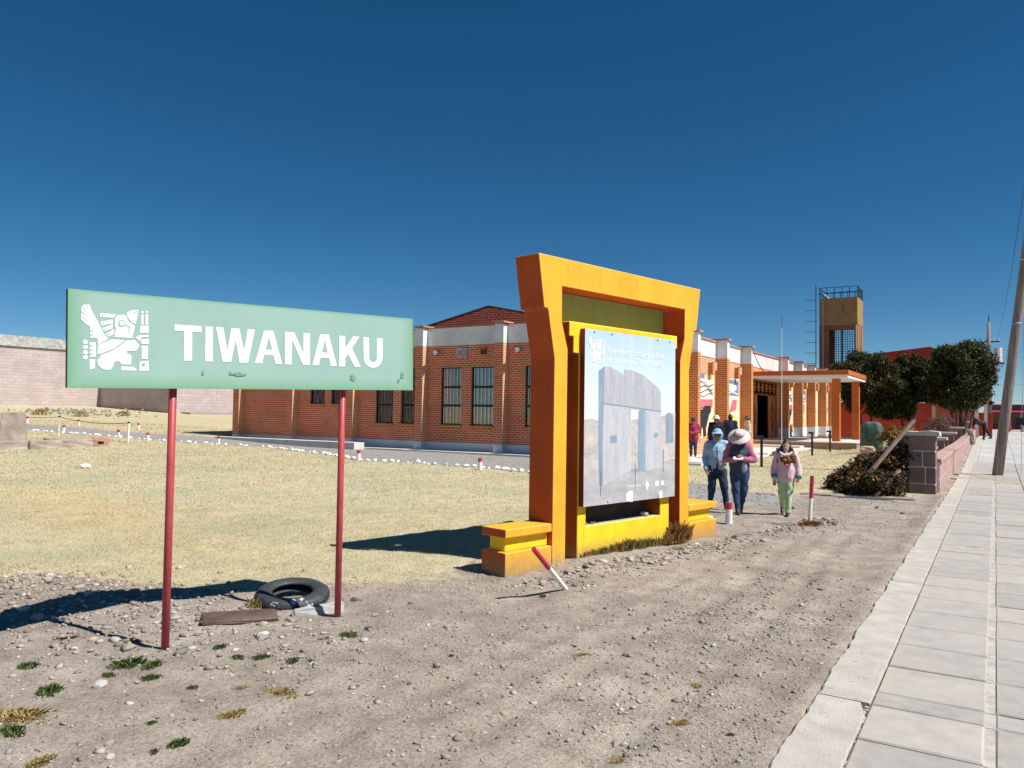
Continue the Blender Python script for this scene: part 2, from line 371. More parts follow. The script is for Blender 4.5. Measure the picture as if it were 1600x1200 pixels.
def slab_mesh(w, l, h, seed, bev=.008):
    rr = random.Random(seed); m = MB(); j = lambda: rr.uniform(-.004, .004)
    top = [(bev + j(), bev + j(), h), (w - bev + j(), bev + j(), h), (w - bev + j(), l - bev + j(), h), (bev + j(), l - bev + j(), h)]
    mid = [(0, 0, h - bev), (w, 0, h - bev), (w, l, h - bev), (0, l, h - bev)]; bot = [(0, 0, -.06), (w, 0, -.06), (w, l, -.06), (0, l, -.06)]
    return m.add(bot + mid + top, [(0, 1, 5, 4), (1, 2, 6, 5), (2, 3, 7, 6), (3, 0, 4, 7), (4, 5, 9, 8), (5, 6, 10, 9), (6, 7, 11, 10), (7, 4, 8, 11), (8, 9, 10, 11)])
def rz_(y): return float(rise(np.array([0.]), np.array([y]))[0])
JOINTS = [1.15, 5.115, 9.05, 13.85, 17.9, 22.2, 26.4, 30.6, 35, 39.5, 44, 49, 54]
for k, (a, b) in enumerate(zip(JOINTS, JOINTS[1:])):
    m = MB(); n = 60; L = b - a - .012; rr = random.Random(k)
    xs_l = [-.955 + rr.uniform(-.008, .006) + .008 * math.sin(_ * .37 + k) for _ in range(n + 1)]; xs_r = [-.652 + rr.uniform(-.003, .002) for _ in range(n + 1)]
    if k == 0: xs_r[-3:] = [-.672, -.685, -.70]
    for q in range(n + 1):
        yy = L * q / n; z = rz_(a + yy) - rz_(a)
        m.v += [(xs_l[q] + .96, yy, z - .1), (xs_l[q] + .96, yy, z + .028), (xs_l[q] + .972, yy, z + .038), (xs_r[q] + .955, yy, z + .036), (xs_r[q] + .96, yy, z + .031), (xs_r[q] + .96, yy, z - .1)]
    for q in range(n):
        for e in range(5): s0 = q * 6 + e; m.f.append((s0, s0 + 1, s0 + 7, s0 + 6)); m.m.append(0)
    for e in (0, n): m.f.append(tuple(e * 6 + z for z in (range(6) if e == 0 else range(5, -1, -1)))); m.m.append(0)
    m.build('kerb_slab', M_KERB, pv, loc=(-.96, a, rz_(a)))
ROWS = [-.6, 0., .6, 1.2, 1.8, 2.4, 3.0, 3.35, 3.95, 4.55, 5.125, 5.379, 5.99, 6.604]
while ROWS[-1] < 33: ROWS.append(ROWS[-1] + (.30 if len(ROWS) % 13 == 0 else .615))
sl = {}
for k, (a, b) in enumerate(zip(ROWS, ROWS[1:])):
    for c, (x0, x1) in enumerate(((-.645, -.065), (-.012, .565), (.58, 1.16))):
        if b < 1.2: continue
        if c == 2 and a < 16: continue
        key = (c, round(b - a, 3), k % 3)
        if key not in sl:
            sl[key] = slab_mesh(x1 - x0, b - a - .022, .03, k).build('paver', M_PAVER, pv).data
            o = bpy.data.objects[[x.name for x in pv.children if x.data == sl[key]][0]]
        else:
            o = link('paver', sl[key], pv)
        o.location = (x0, a + .011, rz_(a) + random.uniform(-.003, .003))
        o.rotation_euler = (math.atan((rz_(b) - rz_(a)) / (b - a)) + random.uniform(-.003, .003), random.uniform(-.004, .004), 0)
m = MB()
for a, b in zip(ROWS[1:], ROWS[2:]):
    m.box(-.09, .01, a + .004, b - .004, -.03, .021 + rz_((a + b) / 2))
m.build('joint_strip', M_JOINT, pv)
m = MB(); rr = random.Random(4)
for q in range(46):      # broken mortar crumbs along the kerb edge
    y = rr.uniform(2.2, 5.1); m.rock((-.655 + rr.uniform(-.018, .018), y, .016), rr.uniform(.008, .02), (1, 1.4, .6), q)
tag(m.build('mortar_crumbs', M_KERB, pv), kind='stuff')
# drifts of sand lying over the pavement by the pole
m = MB(); rr = random.Random(9)
for (cx, cy, sx, sy) in ((-.25, 25.9, .8, .5), (-.6, 27.3, .5, .35), (.3, 24.6, .35, .3)):
    n = 22; k = len(m.v); m.v.append((cx, cy, rz_(cy) + .06))
    for ring, (q, z) in enumerate(((.5, .052), (1, .026))):
        for j in range(n):
            a = 6.283 * j / n; w = q * (1 + .35 * math.sin(3 * a + cx * 9) + rr.uniform(-.15, .15)); y = cy + sy * w * math.sin(a)
            m.v.append((cx + sx * w * math.cos(a), y, rz_(y) + z))
    for j in range(n):
        j2 = (j + 1) % n; m.f += [(k, k + 1 + j, k + 1 + j2), (k + 1 + j, k + 1 + n + j, k + 1 + n + j2, k + 1 + j2)]; m.m += [0, 0]
tag(m.build('sand_drift', M('sand', (.36, .31, .25), .95, .3, 9, .6, 80, .01), smooth=True), 'thin drifts of blown sand on the walkway by the pole', 'sand', kind='stuff')
# ================================================================== GREEN NAME SIGN
EMB_W=[[(0.081,0.54),(0.097,0.556),(0.129,0.558),(0.141,0.521),(0.166,0.475),(0.194,0.423),(0.217,0.37),(0.248,0.335),(0.184,0.293),(0.179,0.335),(0.135,0.336),(0.133,0.412),(0.106,0.426),(0.079,0.457)],[(0.195,0.507),(0.296,0.505),(0.277,0.481),(0.195,0.48)],[(0.196,0.447),(0.274,0.47),(0.275,0.443),(0.206,0.422)],[(0.208,0.406),(0.275,0.437),(0.27,0.406),(0.219,0.383)],[(0.231,0.368),(0.284,0.404),(0.281,0.37),(0.246,0.347)],[(0.288,0.483),(0.308,0.503),(0.354,0.506),(0.374,0.465),(0.418,0.434),(0.399,0.349),(0.284,0.349),(0.295,0.405),(0.288,0.429)],[(0.365,0.522),(0.391,0.541),(0.441,0.545),(0.421,0.446),(0.392,0.46),(0.368,0.492)],[(0.458,0.542),(0.473,0.543),(0.473,0.526),(0.459,0.525)],[(0.489,0.544),(0.504,0.545),(0.504,0.528),(0.489,0.527)],[(0.458,0.517),(0.473,0.518),(0.474,0.447),(0.458,0.446)],[(0.487,0.519),(0.504,0.52),(0.505,0.449),(0.487,0.447)],[(0.451,0.438),(0.508,0.441),(0.508,0.389),(0.451,0.386)],[(0.422,0.354),(0.452,0.374),(0.509,0.376),(0.509,0.361),(0.464,0.358),(0.455,0.35),(0.452,0.324)],[(0.461,0.346),(0.51,0.349),(0.511,0.313),(0.461,0.31)],[(0.462,0.298),(0.504,0.3),(0.505,0.206),(0.463,0.205)],[(0.449,0.121),(0.448,0.172),(0.46,0.191),(0.51,0.193),(0.511,0.123)],[(0.183,0.29),(0.268,0.333),(0.356,0.332),(0.285,0.271),(0.199,0.231),(0.179,0.227)],[(0.199,0.222),(0.252,0.245),(0.308,0.278),(0.364,0.33),(0.417,0.335),(0.447,0.302),(0.426,0.261),(0.365,0.259),(0.368,0.24),(0.395,0.229),(0.394,0.164),(0.332,0.163),(0.323,0.178),(0.303,0.187),(0.283,0.176),(0.28,0.155),(0.264,0.127),(0.236,0.122),(0.203,0.135),(0.183,0.158),(0.179,0.188),(0.199,0.207)],[(0.331,0.149),(0.407,0.149),(0.428,0.135),(0.431,0.123),(0.331,0.123)],[(0.131,0.304),(0.169,0.306),(0.17,0.209),(0.132,0.207)],[(0.131,0.193),(0.166,0.194),(0.164,0.134),(0.134,0.122)],[(0.12,0.308),(0.119,0.302),(0.115,0.296),(0.109,0.293),(0.102,0.293),(0.096,0.295),(0.092,0.3),(0.09,0.307),(0.091,0.313),(0.096,0.319),(0.102,0.322),(0.108,0.322),(0.114,0.319),(0.119,0.315)],[(0.121,0.273),(0.119,0.266),(0.115,0.261),(0.109,0.258),(0.102,0.257),(0.096,0.26),(0.092,0.265),(0.09,0.271),(0.092,0.278),(0.096,0.283),(0.102,0.286),(0.109,0.286),(0.115,0.284),(0.119,0.279)],[(0.121,0.239),(0.12,0.232),(0.116,0.227),(0.109,0.224),(0.103,0.223),(0.097,0.226),(0.092,0.231),(0.091,0.237),(0.092,0.244),(0.096,0.249),(0.102,0.252),(0.109,0.253),(0.115,0.25),(0.119,0.245)],[(0.121,0.205),(0.12,0.199),(0.116,0.194),(0.11,0.191),(0.103,0.19),(0.097,0.193),(0.093,0.198),(0.091,0.204),(0.093,0.211),(0.097,0.216),(0.103,0.219),(0.11,0.219),(0.116,0.217),(0.12,0.212)]]
EMB_G=[[(0.109,0.553),(0.117,0.533),(0.12,0.535),(0.112,0.555)],[(0.088,0.539),(0.11,0.511),(0.112,0.514),(0.09,0.541)],[(0.08,0.506),(0.107,0.481),(0.11,0.484),(0.082,0.509)],[(0.081,0.473),(0.108,0.454),(0.11,0.457),(0.083,0.476)],[(0.133,0.388),(0.153,0.389),(0.153,0.382),(0.133,0.381)],[(0.133,0.36),(0.153,0.361),(0.153,0.354),(0.133,0.353)],[(0.357,0.448),(0.356,0.44),(0.352,0.433),(0.347,0.427),(0.34,0.423),(0.332,0.421),(0.324,0.422),(0.317,0.425),(0.311,0.43),(0.308,0.437),(0.306,0.445),(0.307,0.453),(0.311,0.46),(0.316,0.466),(0.323,0.47),(0.331,0.472),(0.339,0.471),(0.346,0.468),(0.352,0.463),(0.355,0.456)],[(0.353,0.432),(0.385,0.42),(0.388,0.427),(0.356,0.44)],[(0.38,0.426),(0.367,0.376),(0.374,0.375),(0.387,0.424)],[(0.487,0.167),(0.486,0.162),(0.483,0.157),(0.478,0.155),(0.472,0.154),(0.467,0.157),(0.464,0.161),(0.463,0.166),(0.464,0.172),(0.467,0.176),(0.472,0.179),(0.477,0.179),(0.483,0.177),(0.486,0.172)],[(0.13,0.286),(0.15,0.287),(0.15,0.281),(0.13,0.28)],[(0.13,0.258),(0.151,0.259),(0.151,0.252),(0.13,0.252)],[(0.13,0.232),(0.151,0.233),(0.151,0.226),(0.13,0.225)],[(0.215,0.493),(0.214,0.489),(0.21,0.487),(0.206,0.489),(0.204,0.492),(0.206,0.496),(0.21,0.498),(0.213,0.497)],[(0.221,0.442),(0.22,0.439),(0.216,0.437),(0.212,0.438),(0.21,0.442),(0.212,0.446),(0.216,0.448),(0.22,0.446)],[(0.23,0.401),(0.229,0.397),(0.225,0.395),(0.221,0.396),(0.219,0.4),(0.221,0.404),(0.225,0.406),(0.229,0.405)],[(0.255,0.369),(0.253,0.365),(0.249,0.363),(0.245,0.365),(0.243,0.368),(0.245,0.372),(0.249,0.374),(0.253,0.373)],[(0.408,0.51),(0.412,0.528),(0.408,0.529),(0.404,0.51)],[(0.409,0.525),(0.438,0.535),(0.437,0.539),(0.408,0.529)]]
EMB_W2=[[(0.347,0.448),(0.347,0.442),(0.345,0.438),(0.341,0.434),(0.337,0.431),(0.332,0.43),(0.327,0.431),(0.322,0.433),(0.319,0.436),(0.316,0.441),(0.316,0.446),(0.316,0.451),(0.318,0.455),(0.322,0.459),(0.326,0.462),(0.331,0.463),(0.336,0.463),(0.341,0.461),(0.344,0.457),(0.347,0.453)]]
LETTERS={'T':[[(0.687,0.462),(0.883,0.462),(0.884,0.416),(0.813,0.417),(0.813,0.205),(0.754,0.203),(0.756,0.418),(0.687,0.418)]],'I':[[(0.911,0.462),(0.967,0.463),(0.967,0.204),(0.909,0.202)]],'W':[[(0.989,0.462),(1.046,0.462),(1.078,0.297),(1.108,0.463),(1.172,0.462),(1.208,0.294),(1.239,0.462),(1.297,0.461),(1.241,0.203),(1.174,0.201),(1.142,0.373),(1.107,0.205),(1.043,0.203)]],'A':[[(1.372,0.46),(1.451,0.461),(1.527,0.202),(1.47,0.201),(1.452,0.267),(1.372,0.268),(1.358,0.203),(1.298,0.201)],[(1.412,0.407),(1.44,0.311),(1.385,0.311)]],'N':[[(1.549,0.461),(1.631,0.46),(1.712,0.297),(1.713,0.46),(1.772,0.461),(1.773,0.2),(1.709,0.202),(1.61,0.403),(1.609,0.201),(1.55,0.199)]],'A2':[[(1.867,0.46),(1.947,0.461),(2.025,0.201),(1.966,0.199),(1.949,0.265),(1.87,0.266),(1.853,0.201),(1.794,0.2)],[(1.909,0.412),(1.935,0.308),(1.882,0.309)]],'K':[[(2.045,0.457),(2.104,0.457),(2.106,0.358),(2.185,0.459),(2.247,0.459),(2.172,0.358),(2.26,0.197),(2.2,0.197),(2.132,0.306),(2.106,0.269),(2.104,0.197),(2.046,0.197)]],'U':[[(2.286,0.458),(2.343,0.458),(2.346,0.284),(2.347,0.275),(2.355,0.258),(2.369,0.247),(2.386,0.243),(2.404,0.248),(2.417,0.26),(2.425,0.277),(2.425,0.285),(2.425,0.458),(2.485,0.457),(2.486,0.295),(2.485,0.278),(2.477,0.252),(2.462,0.228),(2.44,0.21),(2.415,0.198),(2.387,0.194),(2.359,0.197),(2.334,0.207),(2.312,0.224),(2.297,0.246),(2.289,0.271)]]}
PRINT={'side':[(0.137,0.766),(0.19,0.793),(0.186,0.578),(0.18,0.327),(0.193,0.106),(0.151,0.109),(0.141,0.365)],'slab':[(0.19,0.793),(0.255,0.795),(0.393,0.756),(0.406,0.787),(0.517,0.781),(0.625,0.757),(0.699,0.725),(0.795,0.687),(0.821,0.656),(0.831,0.186),(0.645,0.175),(0.641,0.547),(0.481,0.553),(0.482,0.179),(0.193,0.106),(0.18,0.327),(0.186,0.578)],'lintel':[(0.19,0.793),(0.255,0.795),(0.393,0.756),(0.406,0.787),(0.517,0.781),(0.625,0.757),(0.699,0.725),(0.795,0.687),(0.821,0.656),(0.824,0.541),(0.186,0.582)],'crack':[(0.18,0.585),(0.824,0.544),(0.824,0.538),(0.18,0.578)],'jamb':[(0.565,0.545),(0.641,0.547),(0.645,0.175),(0.482,0.179),(0.482,0.195),(0.566,0.195)],'hole1':[(0.256,0.392),(0.328,0.398),(0.329,0.352),(0.257,0.351)],'hole2':[(0.743,0.405),(0.788,0.408),(0.789,0.38),(0.744,0.377)],'carve':[(0.528,0.775),(0.609,0.754),(0.61,0.644),(0.57,0.639),(0.527,0.681)],'right':[(0.885,0.525),(0.932,0.537),(0.972,0.516),(0.98,0.343),(0.889,0.341)],'ground':[(0.002,0.487),(0.069,0.494),(0.138,0.482),(0.482,0.487),(0.824,0.509),(0.917,0.521),(1.004,0.541),(1,-0),(0,-0)],'path':[(0.002,0.172),(0.192,0.117),(0.489,0.179),(1.001,0.239),(1,-0),(0,-0)],'blob1':[(0.431,0.045),(0.458,0.062),(0.503,0.063),(0.504,-0.004),(0.432,0.004)],'blob2':[(0.803,0.035),(0.845,0.048),(0.85,-0),(0.808,-0.001)],'rail':[(0.002,0.304),(0.143,0.314),(0.143,0.306),(0.002,0.295)],'logo1':[(0.644,0.089),(0.665,0.117),(0.687,0.09),(0.666,0.054)],'logo2':[(0.761,0.107),(0.802,0.109),(0.803,0.077),(0.761,0.076)],'logo3':[(0.825,0.106),(0.863,0.107),(0.863,0.079),(0.825,0.078)]}
def flat_polys(name, polys, fn, w0, w1, mat, parent):
    """printed shapes: thin raised polygons (concave outlines are triangulated)"""
    bm = bmesh.new()
    for grp in polys:
        outer = grp if not isinstance(grp[0], list) else grp[0]; holes = [] if not isinstance(grp[0], list) else grp[1:]
        es = []
        for ring in [outer] + holes:
            vs_ = [bm.verts.new(fn(u, v, w1)) for u, v in ring]
            es += [bm.edges.new((vs_[k], vs_[(k + 1) % len(vs_)])) for k in range(len(vs_))]
        bmesh.ops.triangle_fill(bm, use_beauty=True, use_dissolve=False, edges=es)
    me = bpy.data.meshes.new(name); bm.to_mesh(me); bm.free(); me.materials.append(mat)
    return link(name, me, parent)

SIGN_P = (-5.018, 3.404, ground_z(-5.018, 3.404)); SIGN_A = R(76.5)
sign = thing('name_sign', 'green board sign reading TIWANAKU with white emblem on two red posts', 'sign', (SIGN_P[0], SIGN_P[1], 0), SIGN_A)
def M_sign():
    t = NT('sign_green'); co = t.coords('Object'); sx = t.new('SeparateXYZ'); t.l(co, sx.inputs[0])
    n = t.noise(2.5, 5, .6)
    base = t.ramp(n, [(.3, (.265, .415, .36)), (.7, (.30, .455, .40))])
    # the paint has faded in the middle and keeps its old green along the rim
    dx = t.math('MINIMUM', sx.outputs[0], t.math('SUBTRACT', 2.82, sx.outputs[0])); dz = t.math('MINIMUM', sx.outputs[2], t.math('MULTIPLY', t.math('SUBTRACT', .655, sx.outputs[2]), 4.))
    d = t.math('MINIMUM', t.math('MULTIPLY', dx, .8), dz); d = t.math('ADD', d, t.math('MULTIPLY', t.math('SUBTRACT', t.noise(7, 5, .7), .5), .03))
    c = t.mix(t.ramp(d, [(.0, (.8, .8, .8)), (.03, (.45, .45, .45)), (.10, (0, 0, 0))]), base, (.13, .34, .16))
    w = t.ramp(t.noise(5.5, 7, .75), [(.70, (0, 0, 0)), (.72, (1, 1, 1))]); c = t.mix(w, c, (.16, .42, .27))
    t.col(c); t.b.inputs['Roughness'].default_value = .42; t.b.inputs['Specular IOR Level'].default_value = .35
    return t.m
M_SIGN = M_sign(); M_SIGNW = M('sign_white', (.82, .83, .82), .5, .06, 6, .05)
M_SIGN_EDGE = M('sign_edge', (.05, .045, .06), .6, .2, 8, .1)
M_RED = M('red_post_paint', (.42, .06, .065), .45, .18, 9, .12, 40, .003, wear=((.30, .05, .05), 8., .63))
ZT = math.atan2(.068, 2.82)
def board_rot(o): o.location = (-.706, 0, 1.871); o.rotation_euler = (0, -ZT, 0); return o
bd = MB().box(0, 2.82, -.022, .022, 0, .655)
bd.m[2] = 1
bdo = board_rot(bd.build('board', [M_SIGN_EDGE, M_SIGN], sign)); 
fn = lambda u, v, w: (u, w, v)
L_ = MB()
for nm, grp in LETTERS.items():
    o = flat_polys('letter', [grp], fn, 0, -.0245, M_SIGNW, bdo); o['label'] = 'white letter %s' % nm[0]
emb = flat_polys('emblem', EMB_W, fn, 0, -.0245, M_SIGNW, bdo); emb['label'] = 'white winged figure emblem'
def join_into(o, others):
    bm = bmesh.new(); bm.from_mesh(o.data); mats = list(o.data.materials)
    for q in others:
        k = len(bm.faces); bm.from_mesh(q.data); bm.faces.ensure_lookup_table(); mt = q.data.materials[0]
        if mt not in mats: mats.append(mt); o.data.materials.append(mt)
        for f in bm.faces[k:]: f.material_index = mats.index(mt)
        bpy.data.objects.remove(q)
    bm.to_mesh(o.data); bm.free()
join_into(emb, [flat_polys('emblem_lines', EMB_G, fn, 0, -.0262, M('emblem_green', (.29, .46, .39), .45, .1), bdo), flat_polys('emblem_eye', EMB_W2, fn, 0, -.028, M_SIGNW, bdo)])
MSC = M('scuff_green', (.14, .33, .22), .6, .3, 30, 0)   # scuffs of darker paint
rr = random.Random(3)
for (u, v, a, b) in ((1.17, .113, .07, .012), (2.18, .10, .028, .028), (2.70, .13, .018, .03), (2.66, .09, .012, .02), (.895, .118, .012, .016), (1.1, .125, .008, .006)):
    pts = [(u + a * (1 + rr.uniform(-.4, .3)) * math.cos(6.283 * k / 11), v + b * (1 + rr.uniform(-.5, .3)) * math.sin(6.283 * k / 11)) for k in range(11)]
    MB().add([(x, -.0278, z) for x, z in pts], [tuple(range(11))]).build('paint_scuff', MSC, bdo)
for s_, gx, gy in ((0, -5.018, 3.404), (1.42, -4.687, 4.788)):
    zb = ground_z(gx, gy)
    m = MB().tube([(s_ + .0, .052, zb - .3), (s_ + .0, .052, 2.4)], .0275, 16)
    p = m.build('post', M_RED, sign, smooth=False)
    for f in p.data.polygons: f.use_smooth = len(f.vertices) == 4
    MB().box(s_ - .05, s_ + .05, .024, .03, 2.05 + s_ * .024, 2.09 + s_ * .024).build('clamp', M_SIGN_EDGE, p)
# stiffening rails behind the board
for z in (.08, .575):
    r_ = MB().box(.03, 2.79, .0225, .05, z - .015, z + .015).build('rear_rail', M_SIGN_EDGE, bdo)

# ================================================================== ORANGE GATE MONUMENT
GP = (-4.421, 6.935, 0.); GA = R(77.)
gate = thing('gate_monument', 'orange and yellow gate shaped concrete monument with side benches framing a poster', 'monument', GP, GA)
W_ = 4.30
WEARG = ((.55, .36, .10), 5.5, .66)
def M_plaster(name, c, dirty=(.3, .22, .12), crack=(.25, .18, .1)):
    """weathered masonry paint: blotches, rain streaks, splash dirt low down, hairline cracks"""
    t = NT(name); co = t.coords('Object'); pos = t.new('NewGeometry').outputs['Position']
    base = t.ramp(t.noise(1.7, 6, .62), [(.25, sc(c, .74)), (.48, sc(c, .96)), (.75, sc(c, 1.1))])
    mp = t.new('Mapping'); mp.inputs['Scale'].default_value = (14, 14, 1.1); t.l(co, mp.inputs[0])
    st = t.ramp(t.noise(1., 5, .6, vec=mp.outputs[0]), [(.50, (0, 0, 0)), (.78, (.5, .5, .5))])
    base = t.mix(st, base, sc(c, .62))
    sx = t.new('SeparateXYZ'); t.l(pos, sx.inputs[0])
    lo = t.ramp(t.math('ADD', sx.outputs[2], t.math('MULTIPLY', t.noise(9, 6, .75), .35)), [(.16, (.9, .9, .9)), (.42, (0, 0, 0))])
    base = t.mix(lo, base, dirty)
    v = t.new('TexVoronoi'); v.feature = 'DISTANCE_TO_EDGE'; v.inputs['Scale'].default_value = 1.3
    wv = t.new('MixRGB') if False else None
    dv = t.new('VectorMath'); dv.operation = 'ADD'; nz = t.new('TexNoise'); nz.inputs['Scale'].default_value = 3.; t.l(co, nz.inputs['Vector']); t.l(co, dv.inputs[0]); t.l(nz.outputs['Color'], dv.inputs[1]); t.l(dv.outputs[0], v.inputs['Vector'])
    ck = t.math('MULTIPLY', t.ramp(v.outputs['Distance'], [(.0, (1, 1, 1)), (.006, (0, 0, 0))]), t.ramp(t.noise(.8, 3), [(.52, (0, 0, 0)), (.6, (.6, .6, .6))]))
    base = t.mix(ck, base, crack)
    t.b.inputs['Roughness'].default_value = .78; t.b.inputs['Specular IOR Level'].default_value = .3
    bv = t.new('Bevel'); bv.samples = 4; bv.inputs['Radius'].default_value = .03
    dt = t.new('VectorMath'); dt.operation = 'DOT_PRODUCT'; t.l(bv.outputs[0], dt.inputs[0]); t.l(t.new('NewGeometry').outputs['Normal'], dt.inputs[1])
    ed = t.math('ADD', t.math('SUBTRACT', 1., dt.outputs['Value']), t.math('MULTIPLY', t.math('SUBTRACT', t.noise(16, 6, .75), .62), .7))
    base = t.mix(t.ramp(ed, [(.02, (0, 0, 0)), (.10, (.75, .75, .75))]), base, tuple(.55 * x + .28 for x in c)); t.col(base)
    b1 = t.bump(t.noise(4.5, 4), .35, .012); t.bump(t.noise(55, 5), .22, .004, b1)
    return t.m
M_OCH = M_plaster('ochre_paint', (.78, .40, .028))
M_ORA = M_plaster('burnt_orange_paint', (.50, .088, .016))
M_YEL = M_plaster('bright_yellow_paint', (.86, .58, .02))
M_OLI = M_plaster('olive_green_paint', (.23, .28, .085))
M_BRN = M_plaster('brown_orange_paint', (.36, .10, .016))
half = [(.74, 0), (.745, 2.37), (.625, 2.935), (.562, 2.94), (.459, 3.545)]
outer = half + [(W_ - a, b) for a, b in reversed(half)]
inner = [(.965, 0), (.972, 2.49), (.868, 2.80), (.863, 3.215)]
inner = inner + [(W_ - a, b) for a, b in reversed(inner)]
def ring_gate():
    poly = outer + list(reversed(inner)); bm = bmesh.new(); n = len(poly)
    F = [bm.verts.new((u, 0, v)) for u, v in poly]; B = [bm.verts.new((u, .38, v)) for u, v in poly]
    for Q in (F, B): bmesh.ops.triangle_fill(bm, use_beauty=True, edges=[bm.edges.new((Q[k], Q[(k + 1) % n])) for k in range(n)])
    for k in range(n):
        j = (k + 1) % n; f = bm.faces.new((F[j], F[k], B[k], B[j])); f.material_index = 1
        d = poly[j][0] - poly[k][0], poly[j][1] - poly[k][1]
        if abs(d[0]) > 1 and k < len(outer): f.material_index = 0
    bmesh.ops.recalc_face_normals(bm, faces=bm.faces)
    me = bpy.data.meshes.new('frame'); bm.to_mesh(me); bm.free(); me.materials.append(M_OCH); me.materials.append(M_ORA)
    o = link('frame', me, gate); b = o.modifiers.new('bevel', 'BEVEL'); b.width = .010; b.segments = 2; b.limit_method = 'ANGLE'; b.angle_limit = R(35); return o
ring_gate()
MB().box(.98, W_ - .98, .285, .375, -.1, 3.205).build('back_wall', M_OLI, gate)
for side in (0, 1):
    a, b = (0., .735) if side == 0 else (W_ - .735, W_)
    be = gate
    def bx(nm, x0, x1, y0, y1, z0, z1, mt, end):
        m = MB().box(x0, x1, y0, y1, z0, z1); m.m[5 if side == 0 else 3] = 1
        return m.build(nm, [mt, end], be, bevel=.012, seg=2)
    be = bx('bench', a, b, .001, .379, -.12, .25, M_OCH, M_ORA)
    i0, i1 = (a + .06, b) if side == 0 else (a, b - .06)
    bx('middle_course', i0, i1, .07, .31, .25, .405, M_YEL, M_YEL)
    bx('seat_slab', a, b, .001, .379, .405, .50, M_OCH, M_ORA)
# yellow inner frame that carries the poster
fr = [(1.02, 2.83), (W_ - 1.02, 2.83), (W_ - 1.02, 2.655), (W_ - 1.10, 2.655), (W_ - 1.10, 2.46), (W_ - 1.20, 2.46), (W_ - 1.20, -.1), (1.20, -.1), (1.20, 2.46), (1.10, 2.46), (1.10, 2.655), (1.02, 2.655)]
holes = [(1.355, .41), (W_ - 1.40, .41), (W_ - 1.40, 2.3), (1.355, 2.3)]
bm = bmesh.new()
def ringv(p, w): return [bm.verts.new((u, w, v)) for u, v in p]
A0, A1, H0, H1 = ringv(fr, .02), ringv(fr, .284), ringv(holes, .02), ringv(holes, .284)
for p, q in ((A0, H0), (A1, H1)):
    es = [bm.edges.new((p[k], p[(k + 1) % len(p)])) for k in range(len(p))] + [bm.edges.new((q[k], q[(k + 1) % len(q)])) for k in range(len(q))]
    bmesh.ops.triangle_fill(bm, use_beauty=True, edges=es)
for p, q in ((A0, A1), (H1, H0)):
    for k in range(len(p)):
        j = (k + 1) % len(p); f = bm.faces.new((p[j], p[k], q[k], q[j])); f.material_index = 1
        if p is A0 and k == 0: f.material_index = 0
        if p is H1 and k == 0: f.material_index = 2
bmesh.ops.recalc_face_normals(bm, faces=bm.faces)
me = bpy.data.meshes.new('inner_frame'); bm.to_mesh(me); bm.free()
for q in (M_YEL, M_BRN, M('dusty_sill', (.45, .40, .34), .9, .2, 10, .4)): me.materials.append(q)
o = link('inner_frame', me, gate); b = o.modifiers.new('bevel', 'BEVEL'); b.width = .008; b.segments = 1; b.limit_method = 'ANGLE'
MB().box(1.36, W_ - 1.405, .262, .28, .42, 2.2).build('niche_shade_plate', M('niche_shade', (.075, .05, .035), .9, .3, 4, .3), gate)  # added plate, the shadow inside the niche is put into its dark colour
# rubbish lying in the niche
MB().rock((W_ - 1.62, .12, .44), .06, (1.6, .8, .5), 4).build('pale_stone', M('niche_stone', (.6, .58, .55), .9), None, loc=(0, 0, 0)).parent = gate
m = MB(); rr = random.Random(5)
for k in range(9): m.rock((1.45 + rr.uniform(0, .22), .08 + rr.uniform(0, .08), .425), rr.uniform(.012, .026), (1.5, 1, .6), k)
tag(m.build('leaf_litter', M('litter', (.45, .16, .06), .9), gate), kind='stuff')
# ---- poster panel bolted on the inner frame
PX, PZ, PW_, PH_ = 1.215, .655, 1.905, 2.10
def M_print_bg():
    t = NT('poster_print'); co = t.coords('Object'); sx = t.new('SeparateXYZ'); t.l(co, sx.inputs[0])
    n = t.noise(1.4, 5, .6)
    z = t.math('ADD', t.math('DIVIDE', sx.outputs[2], PH_), t.math('MULTIPLY', t.math('SUBTRACT', n, .5), .12))
    c = t.ramp(z, [(.45, (.66, .74, .76)), (.72, (.56, .69, .76)), (.88, (.47, .61, .74)), (1., (.42, .56, .72))])
    mp = t.new('Mapping'); mp.inputs['Scale'].default_value = (9, 9, .5); t.l(co, mp.inputs[0])
    c = t.mix(t.ramp(t.noise(1, 4, vec=mp.outputs[0]), [(.5, (0, 0, 0)), (.8, (.5, .5, .5))]), c, (.68, .73, .76))
    t.col(c); t.b.inputs['Roughness'].default_value = .38; t.b.inputs['Specular IOR Level'].default_value = .4; t.bump(t.noise(1.2, 3), .1, .02); return t.m
pn = MB().box(0, PW_, -.055, .016, 0, PH_); pn.m[2] = 1
M_POSTSIDE = M('poster_red_edge', (.20, .022, .018), .6, .2)
poster = pn.build('poster_panel', [M_POSTSIDE, M_print_bg()], gate, loc=(PX, 0, PZ))
poster['label'] = 'faded blue poster of a carved stone gateway'
pf = lambda w: (lambda u, v, ww: (u * PW_, w, v * PH_))
def streak(name, c, c2, s=(6, 6, 1.2), rough=.42):
    t = NT(name); mp = t.new('Mapping'); mp.inputs['Scale'].default_value = s; t.l(t.coords('Object'), mp.inputs[0])
    t.col(t.ramp(t.noise(2.2, 9, .75, vec=mp.outputs[0]), [(.26, sc(c, .86)), (.5, tuple((a + b) / 2 for a, b in zip(c, c2))), (.74, sc(c2, 1.12))])); t.b.inputs['Roughness'].default_value = rough; return t.m
